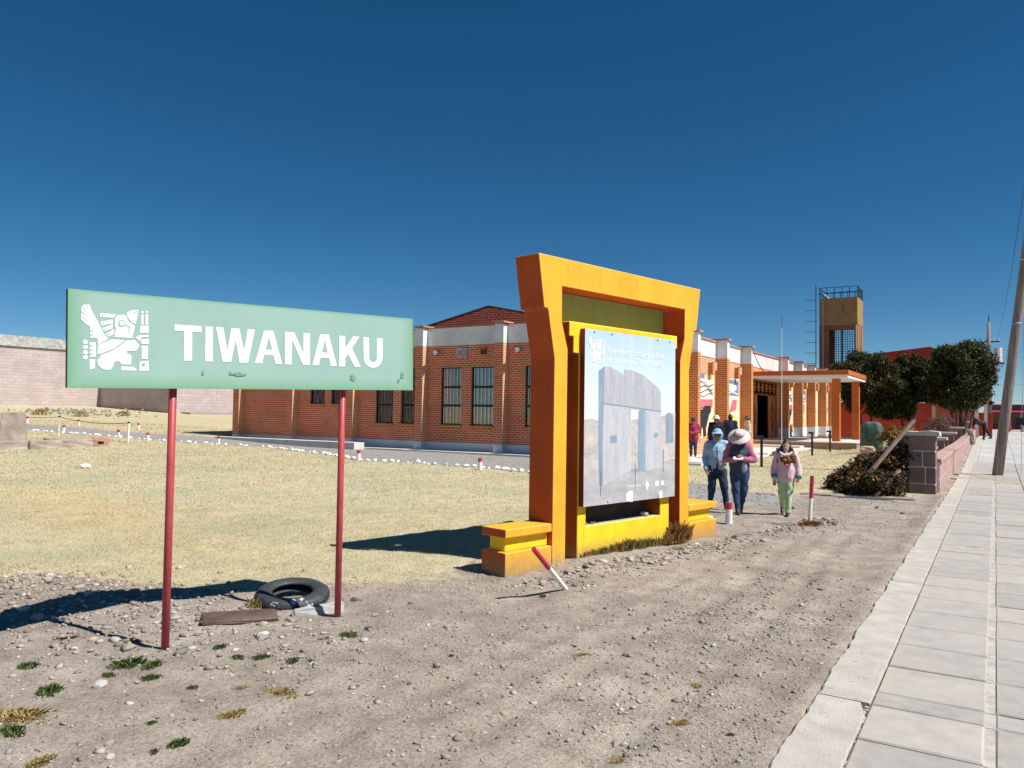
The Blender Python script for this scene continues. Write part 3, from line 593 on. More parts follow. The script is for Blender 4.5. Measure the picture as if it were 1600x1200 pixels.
PR = [('ground', -.0558, streak('print_ground', (.34, .36, .37), (.62, .55, .50), (2, 2, 5))), ('path', -.0566, streak('print_path', (.30, .33, .37), (.50, .46, .46), (1.5, 2, 4))),
      ('right', -.0574, streak('print_dark', (.17, .24, .33), (.27, .34, .42))), ('rail', -.0582, streak('print_rail', (.33, .40, .47), (.42, .48, .53))),
      ('side', -.0574, streak('print_shade', (.16, .23, .33), (.30, .37, .45))), ('slab', -.0582, streak('print_slab', (.42, .44, .49), (.53, .52, .55), (4, 4, 1))),
      ('lintel', -.0590, streak('print_lintel', (.33, .36, .42), (.50, .48, .50), (9, 9, 1.4))), ('crack', -.0598, streak('print_line', (.18, .25, .34), (.22, .3, .4))),
      ('jamb', -.0590, streak('print_jamb', (.18, .26, .37), (.32, .4, .48))), ('hole1', -.0590, streak('print_h', (.22, .29, .36), (.26, .33, .4))), ('hole2', -.0590, streak('print_h2', (.22, .29, .36), (.26, .33, .4))),
      ('carve', -.0598, streak('print_carve', (.22, .27, .34), (.55, .54, .56), (22, 22, 12))), ('blob1', -.0598, M_SIGNW), ('blob2', -.0598, M_SIGNW), ('logo1', -.0598, M_SIGNW), ('logo2', -.0598, M_SIGNW), ('logo3', -.0598, M_SIGNW)]
for nm, w, mt in PR:
    o = flat_polys('print_' + nm.rstrip('123'), [PRINT[nm]], pf(w), 0, w, mt, poster)
def text(body, size, loc, mat, parent, name, bold=0., sx=1., rot=0.):
    cu = bpy.data.curves.new(name, 'FONT'); cu.body = body; cu.size = size; cu.offset = bold; cu.fill_mode = 'FRONT'
    ob = bpy.data.objects.new(name, cu); COL.objects.link(ob); dg = bpy.context.evaluated_depsgraph_get()
    me = bpy.data.meshes.new_from_object(ob.evaluated_get(dg)); bpy.data.objects.remove(ob)
    me.transform(Matrix.Rotation(R(90), 4, 'X') @ Matrix.Diagonal((sx, 1, 1, 1))); me.materials.clear(); me.materials.append(mat)
    o = link(name, me, parent); o.location = loc; o.rotation_euler = (0, -rot, 0); return o
M_PTXT = M('print_white', (.84, .86, .86), .5, .05, 6, 0)
def fit(o, w): 
    x = max(v.co.x for v in o.data.vertices) - min(v.co.x for v in o.data.vertices); k = w / x
    o.data.transform(Matrix.Diagonal((k, 1, 1, 1)))
def line_of(words, size, u, v, w):
    ob = []; x = 0.
    for q in words:
        o = text(q, size, (0, 0, 0), M_PTXT, poster, 'print_word'); xs_ = [v_.co.x for v_ in o.data.vertices]; ob.append((o, x - min(xs_))); x += max(xs_) - min(xs_) + size * .26
    k = w / (x - size * .26)
    for o, dx in ob: o.data.transform(Matrix.Diagonal((k, 1, 1, 1)) @ Matrix.Translation((dx, 0, 0))); o.location = (u, -.0585, v)
line_of(['Centro', 'espiritual', 'y', 'político'], .115, .23 * PW_, .872 * PH_, .645 * PW_)
line_of(['de', 'la', 'cultura', 'TIWANAKU'], .105, .231 * PW_, .818 * PH_, .62 * PW_)
o = text('THALES', .04, (.437 * PW_, -.0598, .083 * PH_), M_PTXT, poster, 'print_text'); fit(o, .155 * PW_)
# small copy of the emblem printed on the poster
ex0, ez0, ek = .038 * PW_, .812 * PH_, .155 * PW_ / .62
eb = [[((u - .095) * .45 + .0, v - .12) for u, v in p] for p in EMB_W]
us = [u for p in EMB_W for u, v in p]; vs2 = [v for p in EMB_W for u, v in p]; u0, u1, v0, v1 = min(us), max(us), min(vs2), max(vs2)
flat_polys('print_emblem', [[((u - u0) / (u1 - u0), (v - v0) / (v1 - v0)) for u, v in p] for p in EMB_W], lambda u, v, w: (ex0 + u * .155 * PW_, -.0585, ez0 + v * .145 * PH_), 0, 0, M_PTXT, poster)
for u, v in ((.09, .985), (.27, .985), (.78, .985), (.93, .985), (.24, .012), (.80, .012)):
    MB().lathe([(.0001, .006), (.010, .004), (.012, 0)], n=8).build('bolt', M_SIGN_EDGE, poster, loc=(u * PW_, -.056, v * PH_), rot=(R(90), 0, 0))
for u, v0_, v1_ in ((.165, .05, .19), (.53, .07, .22), (.855, .16, .30)):
    MB().box(u * PW_, u * PW_ + .004, -.0604, -.0556, v0_ * PH_, v1_ * PH_).build('print_tear', M_SIGN_EDGE, poster)
# ================================================================== BRICK MUSEUM
MX, MY = -11.7, 26.9            # corner of the two facades
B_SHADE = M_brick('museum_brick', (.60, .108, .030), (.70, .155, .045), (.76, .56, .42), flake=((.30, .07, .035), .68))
B_LIGHT = M_brick('sunlit_brick', (.62, .27, .13), (.70, .33, .17), (.78, .58, .42), flake=((.5, .2, .1), .7))  # same museum brick with a sunlit tone put into its colour
B_PIL = M_brick('pilaster_brick', (.47, .13, .03), (.58, .19, .045), (.72, .50, .28), w=.24, h=.10, gap=.013)
B_WHITE = M_brick('white_painted_brick', (.74, .74, .74), (.80, .80, .80), (.66, .66, .68), gap=.009, var=.26, bump=.5, flake=((.45, .2, .12), .71))
B_PLINTH = M_brick('plinth_paint', (.62, .66, .72), (.66, .70, .76), (.60, .64, .70), w=.6, h=.45, gap=.004, var=.2, bump=.2)
B_GABLE = M_brick('gable_brick', (.42, .05, .035), (.50, .075, .045), (.58, .38, .30), w=.3, h=.11)
M_CAP = M('coping_terracotta', (.50, .26, .15), .85, .25, 4, .4, 40, .006)
M_IRON = M('black_iron', (.012, .012, .014), .5, .3, 12, .1)
M_GLASS = M_glass('window_glass', (.97, .98, .98))
M_CURT1 = M('tan_curtain', (.80, .68, .52), .9, .35, 7, .3, 20, .01); M_CURT2 = M('white_curtain', (.90, .92, .95), .9, .2, 6, .3, 20, .01)
M_CONC = M('apron_concrete', (.58, .55, .51), .92, .14, 1.5, .35, 50, .006, wear=((.45, .42, .38), 1.1, .62))
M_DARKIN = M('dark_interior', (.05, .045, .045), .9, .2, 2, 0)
mus = thing('museum_building', 'long orange brick museum with white parapet, pilasters and porch', 'building', (MX, MY, 0))
MO = (MX, MY, 0)
def wp(m, nm, mt, par=None, **k):
    if par is None: return m.build(nm, mt, mus, off=MO, **k)
    o = m.build(nm, mt, par, off=MO, **k); return o
def holed(m, fn, a0, a1, z0, z1, holes, depth, mi=0):
    """wall face with openings and their reveals; fn(a, w, z), w = depth behind the face"""
    xs_ = sorted({a0, a1, *[h[0] for h in holes], *[h[1] for h in holes]}); zs = sorted({z0, z1, *[h[2] for h in holes], *[h[3] for h in holes]})
    for x0, x1 in zip(xs_, xs_[1:]):
        for u0, u1 in zip(zs, zs[1:]):
            cx, cz = (x0 + x1) / 2, (u0 + u1) / 2
            if any(h[0] < cx < h[1] and h[2] < cz < h[3] for h in holes): continue
            m.add([fn(x0, 0, u0), fn(x1, 0, u0), fn(x1, 0, u1), fn(x0, 0, u1)], [(0, 1, 2, 3)], mi)
    for h0, h1, u0, u1 in holes:
        for p in ([(h0, u0), (h0, u1)], [(h1, u1), (h1, u0)], [(h0, u1), (h1, u1)], [(h1, u0), (h0, u0)]):
            (p0, q0), (p1, q1) = p; m.add([fn(p0, 0, q0), fn(p1, 0, q1), fn(p1, depth, q1), fn(p0, depth, q0)], [(0, 1, 2, 3)], mi)
    return m
fg = lambda a, w, z: (a, MY + w, z)                    # gable facade, faces -Y
ZB = lambda x: ground_z(x, MY - .6)
PIL = [-33.69, -29.64, -25.55, -21.40, -17.17, -12.85]   # right edges of the gable pilasters
PW = .42
holes = []; wins = []
for (a, b), zb, zt in (((-24.42, -23.37), 1.18, 3.68), ((-22.90, -21.90), 1.18, 3.68), ((-20.62, -19.54), 1.18, 3.68), ((-19.0, -17.86), 1.18, 3.68), ((-16.3, -15.25), 1.18, 3.68), ((-14.7, -13.62), 1.18, 3.68), ((-28.75, -27.75), 2.04, 3.68), ((-27.3, -26.4), 2.04, 3.68)):
    holes.append((a, b, zb, zt)); wins.append((a, b, zb, zt))
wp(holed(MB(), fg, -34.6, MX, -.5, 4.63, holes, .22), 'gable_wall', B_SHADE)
wp(MB().box(-34.6, MX, MY - .02, MY + .25, 4.63, 5.40), 'painted_band', B_WHITE)
wp(MB().box(-34.62, MX + .1, MY - .05, MY + .3, 5.40, 5.45), 'coping', M_CAP)
wp(MB().box(-34.6, MX, MY - .03, MY + .02, -.5, .42), 'plinth', B_PLINTH)
for k, (a, b, zb, zt) in enumerate(wins):
    fr = MB(); w = .05; y0, y1 = MY + .07, MY + .13
    fr.box(a, a + w, y0, y1, zb, zt).box(b - w, b, y0, y1, zb, zt).box(a + w, b - w, y0, y1, zb, zb + w).box(a + w, b - w, y0, y1, zt - w, zt)
    zs = [zb + (zt - zb) * q for q in ((.335, .655) if zt - zb > 2 else (.5,))]
    f = wp(fr, 'window', M_IRON)
    for z in zs: wp(MB().box(a + w, b - w, y0, y1, z - .045, z + .045), 'mullion', M_IRON, f)
    for q in range(5):
        x = a + (b - a) * (q + 1) / 6; wp(MB().box(x - .011, x + .011, y0 - .025, y0 - .004, zb + .02, zt - .02), 'bar', M_IRON, f)
    ed = [zb + w] + [z for z in zs] + [zt - w]
    for z0, z1 in zip(ed, ed[1:]): wp(MB().box(a + w, b - w, MY + .10, MY + .105, z0, z1), 'pane', M_GLASS, f)
    cm = MB(); n = 16
    for q in range(n + 1):
        x = a + (b - a) * q / n; yy = MY + .15 + .010 * math.sin(q * 2.4); cm.v += [(x, yy, zb), (x, yy, zt)]
    for q in range(n): cm.f.append((2 * q, 2 * q + 2, 2 * q + 3, 2 * q + 1)); cm.m.append(0)
    wp(cm, 'curtain', M_CURT2 if k in (3, 5, 1) else M_CURT1, f, smooth=True)
    sm = MB(); n = max(4, round((b - a + .1) / .115))
    for q in range(n):
        x = a - .05 + (b - a + .1) * q / n; sm.box(x + .004, x - .004 + (b - a + .1) / n, MY - .045, MY + .04, zb - .13, zb - .002)
    wp(sm, 'sill', B_PIL, f)
def pil_prof(): return [(.35, -.5), (.35, 3.20), (.325, 3.21), (.325, 3.32), (.35, 3.33), (.35, 4.63), (.35, 5.42)]
for xr in PIL:
    prof = pil_prof(); x0, x1 = xr - PW, xr
    def seg(z0, z1, grow=0.):
        pts = []
        for (p, z), (p2, z2) in zip(prof, prof[1:]):
            if z2 <= z0 or z >= z1: continue
            for zz in (max(z, z0), min(z2, z1)):
                q = (p + (p2 - p) * (zz - z) / (z2 - z) + grow, zz)
                if not pts or abs(pts[-1][0] - q[0]) + abs(pts[-1][1] - q[1]) > 1e-5: pts.append(q)
        m = MB(); poly = [(0., pts[0][1])] + pts + [(0., pts[-1][1])]
        return m.prism(poly, lambda p, z, w: (w, MY - p, z), x0, x1, 1, 0)
    pl = wp(seg(.42, 4.63), 'pilaster', [B_SHADE, B_LIGHT])  # side faces take the lighter brick as painted sunlight
    wp(seg(4.63, 5.42), 'painted_top', [B_WHITE, B_WHITE], pl); wp(seg(-.5, .42, .012), 'painted_foot', [B_PLINTH, B_PLINTH], pl)
    wp(MB().box(x0 - .06, x1 + .10, MY - .46, MY + .3, 5.455, 5.53), 'cap', M_CAP, pl)
# fittings between the pilasters: brick vents, lamp hoods, cross plaques
M_LAMP = M('lamp_white', (.7, .7, .68), .5); M_VENT = M('vent_dark', (.10, .035, .02), .9)
for xr0, xr1 in zip(PIL[2:], PIL[3:]):
    x0, x1 = xr0, xr1 - PW; c = (x0 + x1) / 2
    v = MB(); v.box(x1 - .95, x1 - .62, MY - .015, MY + .05, 4.20, 4.42); wp(v, 'vent', M_VENT)
    wp(MB().box(x1 - .99, x1 - .58, MY - .07, MY - .0, 4.42, 4.47), 'vent_hood', B_PIL)
    h = MB().tube([(x0 + .45, MY, 4.36), (x0 + .62, MY - .28, 4.32)], [.05, .14], 12); lamp = wp(h, 'lamp_hood', M_IRON)
    wp(MB().lathe([(.001, 0), (.11, .02), (.12, .05)], (0, 0, 0), 12), 'lamp_lens', M_LAMP, lamp) if False else wp(MB().tube([(x0 + .62, MY - .285, 4.315), (x0 + .625, MY - .30, 4.312)], .115, 12), 'lamp_lens', M_LAMP, lamp)
    pq = MB(); s_ = .14
    for ix in range(3):
        for iz in range(3):
            d = .09 if (ix == 1) != (iz == 1) else (.05 if ix == iz == 1 else .065)
            pq.box(c - .27 + ix * .185, c - .27 + ix * .185 + .17, MY - d, MY + .02, 4.07 + iz * .15, 4.07 + iz * .15 + .135)
    wp(pq, 'plaque', M('plaque_stone', (.48, .42, .44), .9, .2, 8, .4))
# little raised gable of the roof lantern behind the parapet
gc, gy = -20.2, 30.0
g = MB().prism([(gc - 3.9, 5.2), (gc + 3.9, 5.2), (gc + 3.9, 5.88), (gc, 6.70), (gc - 3.9, 5.88)], lambda u, v, w: (u, w, v), gy, gy + .25); wp(g, 'roof_gable', B_GABLE)
m = MB()
for sgn in (-1, 1):
    a0 = (gc, 6.73); a1 = (gc + sgn * 4.3, 5.83)
    m.add([(a0[0], gy - .12, a0[1]), (a1[0], gy - .12, a1[1]), (a1[0], 70, a1[1]), (a0[0], 70, a0[1]), (a0[0], gy - .12, a0[1] + .05), (a1[0], gy - .12, a1[1] + .05), (a1[0], 70, a1[1] + .05), (a0[0], 70, a0[1] + .05)],
          [(0, 3, 2, 1) if sgn > 0 else (0, 1, 2, 3), (4, 5, 6, 7) if sgn > 0 else (4, 7, 6, 5), (0, 1, 5, 4), (1, 2, 6, 5), (2, 3, 7, 6), (3, 0, 4, 7)])
wp(m, 'roof', M('roof_sheet', (.14, .05, .04), .8, .3, 2, .2))
rf = MB()
rf.box(-34.4, MX - .2, MY + .3, 72, 5.0, 5.1); wp(rf, 'flat_roof', M('roof_deck', (.3, .28, .26), .95))
wp(MB().box(-34.6, -34.35, MY + .25, 72, -.2, 5.40), 'rear_side_wall', B_SHADE)
wp(MB().box(-34.6, MX, 71.8, 72, -.2, 5.40), 'back_wall', B_SHADE)

# ---- long sunlit facade, faces +X
fl = lambda a, w, z: (MX - w, a, z)
LP = [28.7, 33.07, 37.46, 41.85, 50.5, 54.8, 59.1, 63.4, 67.7]; LPW = .36; LPD = .58
DOOR = (44.35, 50.2 - 1.3, .45, 4.1)
DOOR = (43.9, 50.35, .41, 3.86)
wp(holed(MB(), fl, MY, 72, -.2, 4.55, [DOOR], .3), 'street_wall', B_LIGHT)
wp(MB().box(MX - .25, MX + .025, MY, 72, 4.55, 5.36), 'painted_band', B_WHITE)
wp(MB().box(MX - .3, MX + .09, MY, 72, 5.36, 5.42), 'coping', M_CAP)
wp(MB().box(MX - .02, MX + .035, 50.4, 72, .3, 1.0), 'plinth', B_PLINTH)
for y in LP:
    pl = wp(MB().box(MX, MX + LPD, y, y + LPW, -.2, 4.55), 'pilaster', B_PIL)
    wp(MB().box(MX, MX + LPD, y, y + LPW, 4.55, 5.44), 'painted_top', B_WHITE, pl)
    wp(MB().box(MX - .2, MX + LPD + .10, y - .10, y + LPW + .08, 5.445, 5.52), 'cap', M_CAP, pl)
    if y > 49: wp(MB().box(MX, MX + LPD + .02, y - .02, y + LPW + .02, .3, 1.0), 'painted_foot', B_PLINTH, pl)
# brick ledge along the foot of the wall
for y0, y1 in ((27.0, 41.8),):
    wp(MB().box(MX, MX + 1.05, y0, y1, -.1, .26), 'ledge_lower', B_LIGHT); wp(MB().box(MX, MX + .70, y0, y1, .26, .52), 'ledge_upper', B_LIGHT)
# fittings and murals of each bay
PAL = [M('mural_' + n, c, .75, .15, 5, .1) for n, c in (('black', (.02, .018, .025)), ('pink', (.55, .16, .19)), ('white', (.80, .79, .76)), ('orange', (.72, .33, .09)), ('yellow', (.80, .58, .15)), ('blue', (.16, .24, .38)), ('cream', (.80, .68, .48)), ('maroon', (.25, .07, .09)))]
def mural(y0, y1, kind):
    W = y1 - y0; m = MB(); X = MX + .004; lay = [0]
    def poly(pts, c):
        lay[0] += 1; m.add([(X + lay[0] * .0011, y0 + u * W, .6 + v * 3.2) for u, v in pts], [tuple(range(len(pts)))], c)
    def el(u, v, a, b, c, n=14): poly([(u + a * math.cos(6.283 * k / n), v + b * math.sin(6.283 * k / n)) for k in range(n)], c)
    def stroke(pts, w, c):
        for (a, b), (a2, b2) in zip(pts, pts[1:]):
            d = math.hypot((a2 - a) * W, (b2 - b) * 3.2); px, pz = -(b2 - b) * 3.2 / d * w / W, (a2 - a) * W / d * w / 3.2
            poly([(a + px, b + pz), (a2 + px, b2 + pz), (a2 - px, b2 - pz), (a - px, b - pz)], c)
    rr = random.Random(kind * 13)
    poly([(.06, .02), (.94, .03), (.95, .97), (.05, .96)], 6)
    if kind % 3 == 0:
        for k, c in enumerate((1, 5, 3)): poly([(.1 + k * .28, .90), (.3 + k * .28, .90), (.3 + k * .28, .98), (.1 + k * .28, .97)], c)
        el(.5, .74, .42, .16, 2)
        for q in range(4): stroke([(.12 + .76 * t, .66 + q * .055 + .03 * math.sin(t * 9 + q * 1.3)) for t in [z / 9 for z in range(10)]], .02, 0)
        poly([(.38, .47), (.86, .48), (.86, .60), (.38, .59)], 1)
        poly([(.08, .33), (.34, .36), (.32, .62), (.1, .6)], 3)
        poly([(.12, .18), (.62, .18), (.72, .36), (.8, .42), (.78, .50), (.55, .50), (.5, .44), (.34, .45), (.28, .40), (.2, .3), (.1, .38)], 0)
        poly([(.34, .05), (.43, .05), (.44, .18), (.36, .18)], 0); poly([(.53, .05), (.62, .05), (.60, .18), (.52, .18)], 0)
        poly([(.1, .02), (.33, .02), (.3, .14), (.12, .16)], 4); poly([(.66, .03), (.92, .03), (.9, .2), (.72, .2)], 3)
    elif kind % 3 == 1:
        poly([(.4, .68), (.92, .68), (.92, .94), (.44, .95)], 5); el(.62, .82, .2, .07, 2); stroke([(.45, .72), (.6, .75), (.9, .71)], .03, 2); stroke([(.5, .9), (.7, .87), (.9, .9)], .02, 0)
        poly([(.2, .48), (.6, .5), (.66, .62), (.3, .66)], 2); poly([(.46, .4), (.8, .45), (.84, .62), (.62, .62)], 1)
        stroke([(.2, .36), (.4, .42), (.55, .36)], .05, 0); el(.62, .26, .26, .1, 4); poly([(.12, .05), (.5, .06), (.46, .28), (.16, .26)], 3); poly([(.6, .04), (.9, .04), (.86, .18)], 1)
    else:
        poly([(.2, .72), (.8, .74), (.75, .93), (.25, .92)], 5); el(.5, .64, .3, .07, 0); poly([(.2, .42), (.84, .44), (.8, .56), (.24, .55)], 1)
        poly([(.25, .22), (.8, .3), (.7, .42), (.3, .4)], 3); poly([(.15, .05), (.6, .06), (.5, .22), (.2, .2)], 0); el(.72, .14, .16, .08, 4)
    return wp(m, 'mural', PAL)
bays = [(a + LPW, b) for a, b in zip(LP, LP[1:])]
for k, (a, b) in enumerate(bays):
    if k == 3: continue
    mural(a + .05, b - .05, k + 2)
    wp(MB().box(MX - .02, MX + .09, a + .55, a + .95, 3.95, 4.42), 'vent', M_VENT) if False else None
    v = wp(MB().box(MX, MX + .13, a + .30, a + .48, 3.72, 4.40), 'vent', M_VENT); pq = MB()
    for ix in range(2):
        for iz in range(3): pq.box(MX, MX + .05 + .03 * ((ix + iz) % 2), a + .95 + ix * .3, a + 1.22 + ix * .3, 3.85 + iz * .2, 4.03 + iz * .2)
    wp(pq, 'plaque', M_LAMP)
    wp(MB().box(MX, MX + .22, b - 1.15, b - .85, 3.72, 4.28), 'lamp_box', B_PIL); wp(MB().box(MX, MX + .12, b - .55, b - .15, 3.95, 4.35), 'bracket', B_LIGHT)
# entrance: transom lattice, door leaves, dark hall behind
y0, y1, z0, z1 = DOOR
M_WOOD = M('door_wood', (.46, .16, .04), .5, .3, 3, .2, 30, .004); M_WOODD = M('door_wood_dark', (.20, .06, .02), .6, .3, 4, .2)
dr = MB(); xd = MX - .16
dr.box(xd - .08, xd + .08, y0, y0 + .1, z0, z1).box(xd - .08, xd + .08, y1 - .1, y1, z0, z1).box(xd - .08, xd + .08, y0 + .1, y1 - .1, z1 - .1, z1).box(xd - .08, xd + .08, y0 + .1, y1 - .1, 2.98, 3.08)
door = wp(dr, 'entrance', M_WOODD)
def lat(m, y, z, s):
    t = .035
    for (a, b, c, d) in ((-s, s, -t, t), (-t, t, -s, s)): m.box(xd - .02, xd + .025, y + a, y + b, z + c, z + d)
    for e in (-1, 1): m.box(xd - .018, xd + .022, y + e * s * .6 - t, y + e * s * .6 + t, z - s * .6, z + s * .6); m.box(xd - .016, xd + .020, y - s * .6, y + s * .6, z + e * s * .6 - t, z + e * s * .6 + t)
ltm = MB(); n = 7
for q in range(n): lat(ltm, y0 + .5 + (y1 - y0 - 1.) * q / (n - 1), 3.45, .32)
wp(ltm, 'transom_lattice', M_WOOD, door)
for a, b, ang in ((y0 + .1, y0 + 1.95, 0), (y1 - 1.85, y1 - .1, 0)):
    lf = wp(MB().box(xd - .03, xd + .03, a, b, z0, 2.98), 'door_leaf', M_WOOD, door); c = (a + b) / 2
    pm = MB()
    for (h0, h1, hw) in ((.75, 2.75, .6), (1.0, 2.5, .4)):
        zc = (h0 + h1) / 2
        for p, q in (((c, h0), (c + hw, zc)), ((c + hw, zc), (c, h1)), ((c, h1), (c - hw, zc)), ((c - hw, zc), (c, h0))):
            pm.tube([(xd + .035, p[0], p[1]), (xd + .035, q[0], q[1])], .025, 4)
    pm.box(xd + .03, xd + .05, c - .14, c + .14, 1.2, 2.3)
    wp(pm, 'door_carving', M_WOODD, door)
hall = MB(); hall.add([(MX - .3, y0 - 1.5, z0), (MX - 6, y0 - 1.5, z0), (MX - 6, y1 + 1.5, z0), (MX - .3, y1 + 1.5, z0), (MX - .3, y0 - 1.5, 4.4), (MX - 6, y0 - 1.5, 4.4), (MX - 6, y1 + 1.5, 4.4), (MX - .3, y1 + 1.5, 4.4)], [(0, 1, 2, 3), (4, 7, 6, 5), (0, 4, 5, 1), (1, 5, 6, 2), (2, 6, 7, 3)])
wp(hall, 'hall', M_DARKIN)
# porch canopy on two square posts over a raised terrace
M_PORCH = M_plaster('porch_orange', (.50, .13, .03)); M_SOFF = M('soffit_white', (.78, .77, .74), .85, .08)
cp = MB().box(MX + .03, -6.62, 44.2, 50.9, 4.02, 4.27); canopy = wp(cp, 'canopy', M_PORCH, bevel=.01)
wp(MB().box(MX + .035, -6.67, 44.25, 50.85, 3.88, 4.018), 'soffit', M_SOFF, canopy)
for (x, y) in ((-7.47, 45.65), (-7.10, 50.1)):
    wp(MB().box(x - .2, x + .2, y - .2, y + .2, .35, 3.88), 'porch_post', M_PORCH, bevel=.01)
tr = wp(MB().box(MX, -6.2, 43.9, 55, -.2, .35), 'terrace', M_brick('terrace_stone', (.33, .20, .165), (.40, .26, .21), (.45, .35, .30), w=.5, h=.2)); wp(MB().box(MX, -6.16, 43.86, 55.04, .352, .40), 'terrace_paving', M_CONC, tr)
wp(MB().box(MX + .1, -8.8, 42.7, 43.85, -.2, .17), 'step', M_CONC, tr)
# cable looped from the parapet to the canopy
cab = [(MX + .62, 41.9 + t * 2.6, 5.35 - 1.8 * t + .7 * t * t - .0) for t in [q / 10 for q in range(11)]]
wp(MB().tube(cab, .022, 6), 'cable', M_IRON)
# walkway that hugs the two facades
tag(MB().box(-34.0, -8.6, 25.95, 26.58, -.3, .07).build('walkway', M_CONC), 'pale concrete walkway along the foot of the museum end wall', kind='structure')
tag(MB().box(-11.66, -8.4, 26.59, 43.8, -.3, .068).build('walkway', M_CONC), 'pale concrete apron along the sunlit museum facade', kind='structure')
tag(MB().box(-33.9, -24.2, 25.3, 25.94, -.3, .30).build('concrete_ramp', M_CONC), 'low concrete ramp edge beside the museum end wall', 'ramp')
# ================================================================== STONE ENCLOSURE AT THE LEFT
B_PINK = M_brick('pink_stone_block', (.45, .375, .37), (.52, .44, .43), (.36, .30, .29), w=.62, h=.27, gap=.014, var=.14, bump=.5)
M_GREYCAP = M('grey_carved_cap', (.42, .43, .41), .95, .35, 3., .9, 5, .08)
sw = thing('stone_enclosure', 'long windowless pink stone block building with grey carved cornice beyond the lawn', 'building', (-70, 39.8, 0))
SO = (-70, 39.8, 0)
MB().box(-74, -70, -40, 44, .5, 6.75).build('long_wall', B_PINK, sw, off=SO)
MB().box(-74, -69.85, -40, 44.2, 6.75, 7.65).build('cornice', M_GREYCAP, sw, off=SO)
MB().box(-69.995, -58.9, 39.8, 44, .5, 6.2).build('shaded_return_wall', B_PINK, sw, off=SO)
MB().box(-69.8, -58.8, 39.8, 44.1, 6.2, 6.9).build('return_cornice', M_GREYCAP, sw, off=SO)
MB().box(-63, -58.9, 44.01, 100, .5, 6.2).build('rear_wall', B_PINK, sw, off=SO)
MB().box(-63, -58.8, 44.11, 100, 6.2, 6.9).build('rear_cornice', M_GREYCAP, sw, off=SO)
tag(MB().box(-58.85, -57.6, 40.5, 70, .6, 1.36).build('low_kerb_wall', M('kerb_stone', (.34, .29, .27), .9)), 'low dark stone kerb along the foot of the pink block building', 'kerb')
m = MB(); rr = random.Random(2)
for q in range(200):
    x = rr.gauss(-57.5, 2.6); y = rr.gauss(31.5, 1.8); m.rock((x, y, ground_z(x, y) + rr.uniform(0, .45) * math.exp(-((x + 57.5) / 2.6) ** 2)), rr.uniform(.05, .13), (1, 1, .7), q)
tag(m.build('rubble_heap', M_island('rubble', [(0, (.22, .21, .20)), (.5, (.32, .30, .27)), (1, (.42, .39, .35))])), 'heap of grey rubble stones in front of the pink block building', 'rubble', kind='stuff')

# ---- carved blocks lying on the lawn at the far left
M_STONE = M('ancient_sandstone', (.34, .285, .255), .92, .3, 2.2, .6, 14, .02, c2=(.44, .375, .33))
M_REDST = M('red_sandstone', (.37, .21, .165), .92, .3, 2.5, .6, 14, .02)
def block(name, label, cat, x, y, rz, l, w, h, mt, taper=.03, seed=0, group=None, z=None, notch=False, tilt=(0, 0), bev=.025):
    rr = random.Random(seed); jt = min(.018, .09 * min(l, w, h)); bm = bmesh.new(); bmesh.ops.create_cube(bm, size=1)
    bmesh.ops.subdivide_edges(bm, edges=bm.edges[:], cuts=2, use_grid_fill=True)
    for v in bm.verts:
        k = 1 - taper * (v.co.z + .5)
        v.co = Vector((v.co.x * l * k + rr.uniform(-jt, jt), v.co.y * w * k + rr.uniform(-jt, jt), (v.co.z + .5) * h + rr.uniform(-jt, jt) * .8))
    if notch:
        fs = [f for f in bm.faces if f.normal.y < -.8 and abs(f.calc_center_median().x) < l * .18 and abs(f.calc_center_median().z - h * .5) < h * .2]
        r_ = bmesh.ops.inset_region(bm, faces=fs, thickness=.02, depth=0); 
        for f in fs:
            for v in f.verts: v.co.y += w * .5
    bmesh.ops.bevel(bm, geom=[e for e in bm.edges if e.calc_face_angle(0) > .7], offset=min(bev, .3 * min(l, w, h)), segments=1 if bev < .05 else 4, affect='EDGES')
    me = bpy.data.meshes.new(name); bm.to_mesh(me); bm.free(); me.materials.append(mt)
    o = link(name, me, None, (x, y, (ground_z(x, y) if z is None else z) - .04)); o.rotation_euler = (tilt[0], tilt[1], rz)
    return tag(o, label, cat, group)
GB = 'carved stone blocks on the lawn'
block('standing_stone', 'upright grey carved stone block with chipped pointed top beside the block row', 'stone block', -34.5, 16.0, R(62), .95, .7, 1.25, M_STONE, .12, 1, GB)
block('stone_wedge', 'broken wedge of stone leaning behind the upright carved block', 'stone block', -35.3, 15.4, R(70), .8, .6, 1.02, M_STONE, .35, 8, GB)
for k, (x, y, l, lab, mt, nt) in enumerate(((-30.95, 14.25, 1.25, 'grey stone beam at the left end of the block row', M_STONE, 0), (-30.85, 15.42, 1.20, 'middle grey stone beam of the block row on the lawn', M_STONE, 0), (-31.15, 16.68, 1.35, 'right grey stone beam of the row beside the red block', M_STONE, 0), (-31.25, 17.75, .72, 'short red sandstone block with a square notch at the row end', M_REDST, 1))):
    block('stone_beam', lab, 'stone block', x, y, R(94 - k * 3), l, .42, .36, mt, .02, 20 + k, GB, notch=bool(nt))
for k, (x, y, l, lab) in enumerate(((-33.6, 17.2, .7, 'small dark stone slab behind the upright carved block'), (-33.2, 18.0, .9, 'flat dark stone slab behind the middle beam of the row'), (-33.4, 19.0, .8, 'flat dark stone slab behind the right beam of the row'))):
    block('stone_slab', lab, 'stone block', x, y, R(80 + k * 9), l, .5, .22, M_REDST, .03, 40 + k, GB)

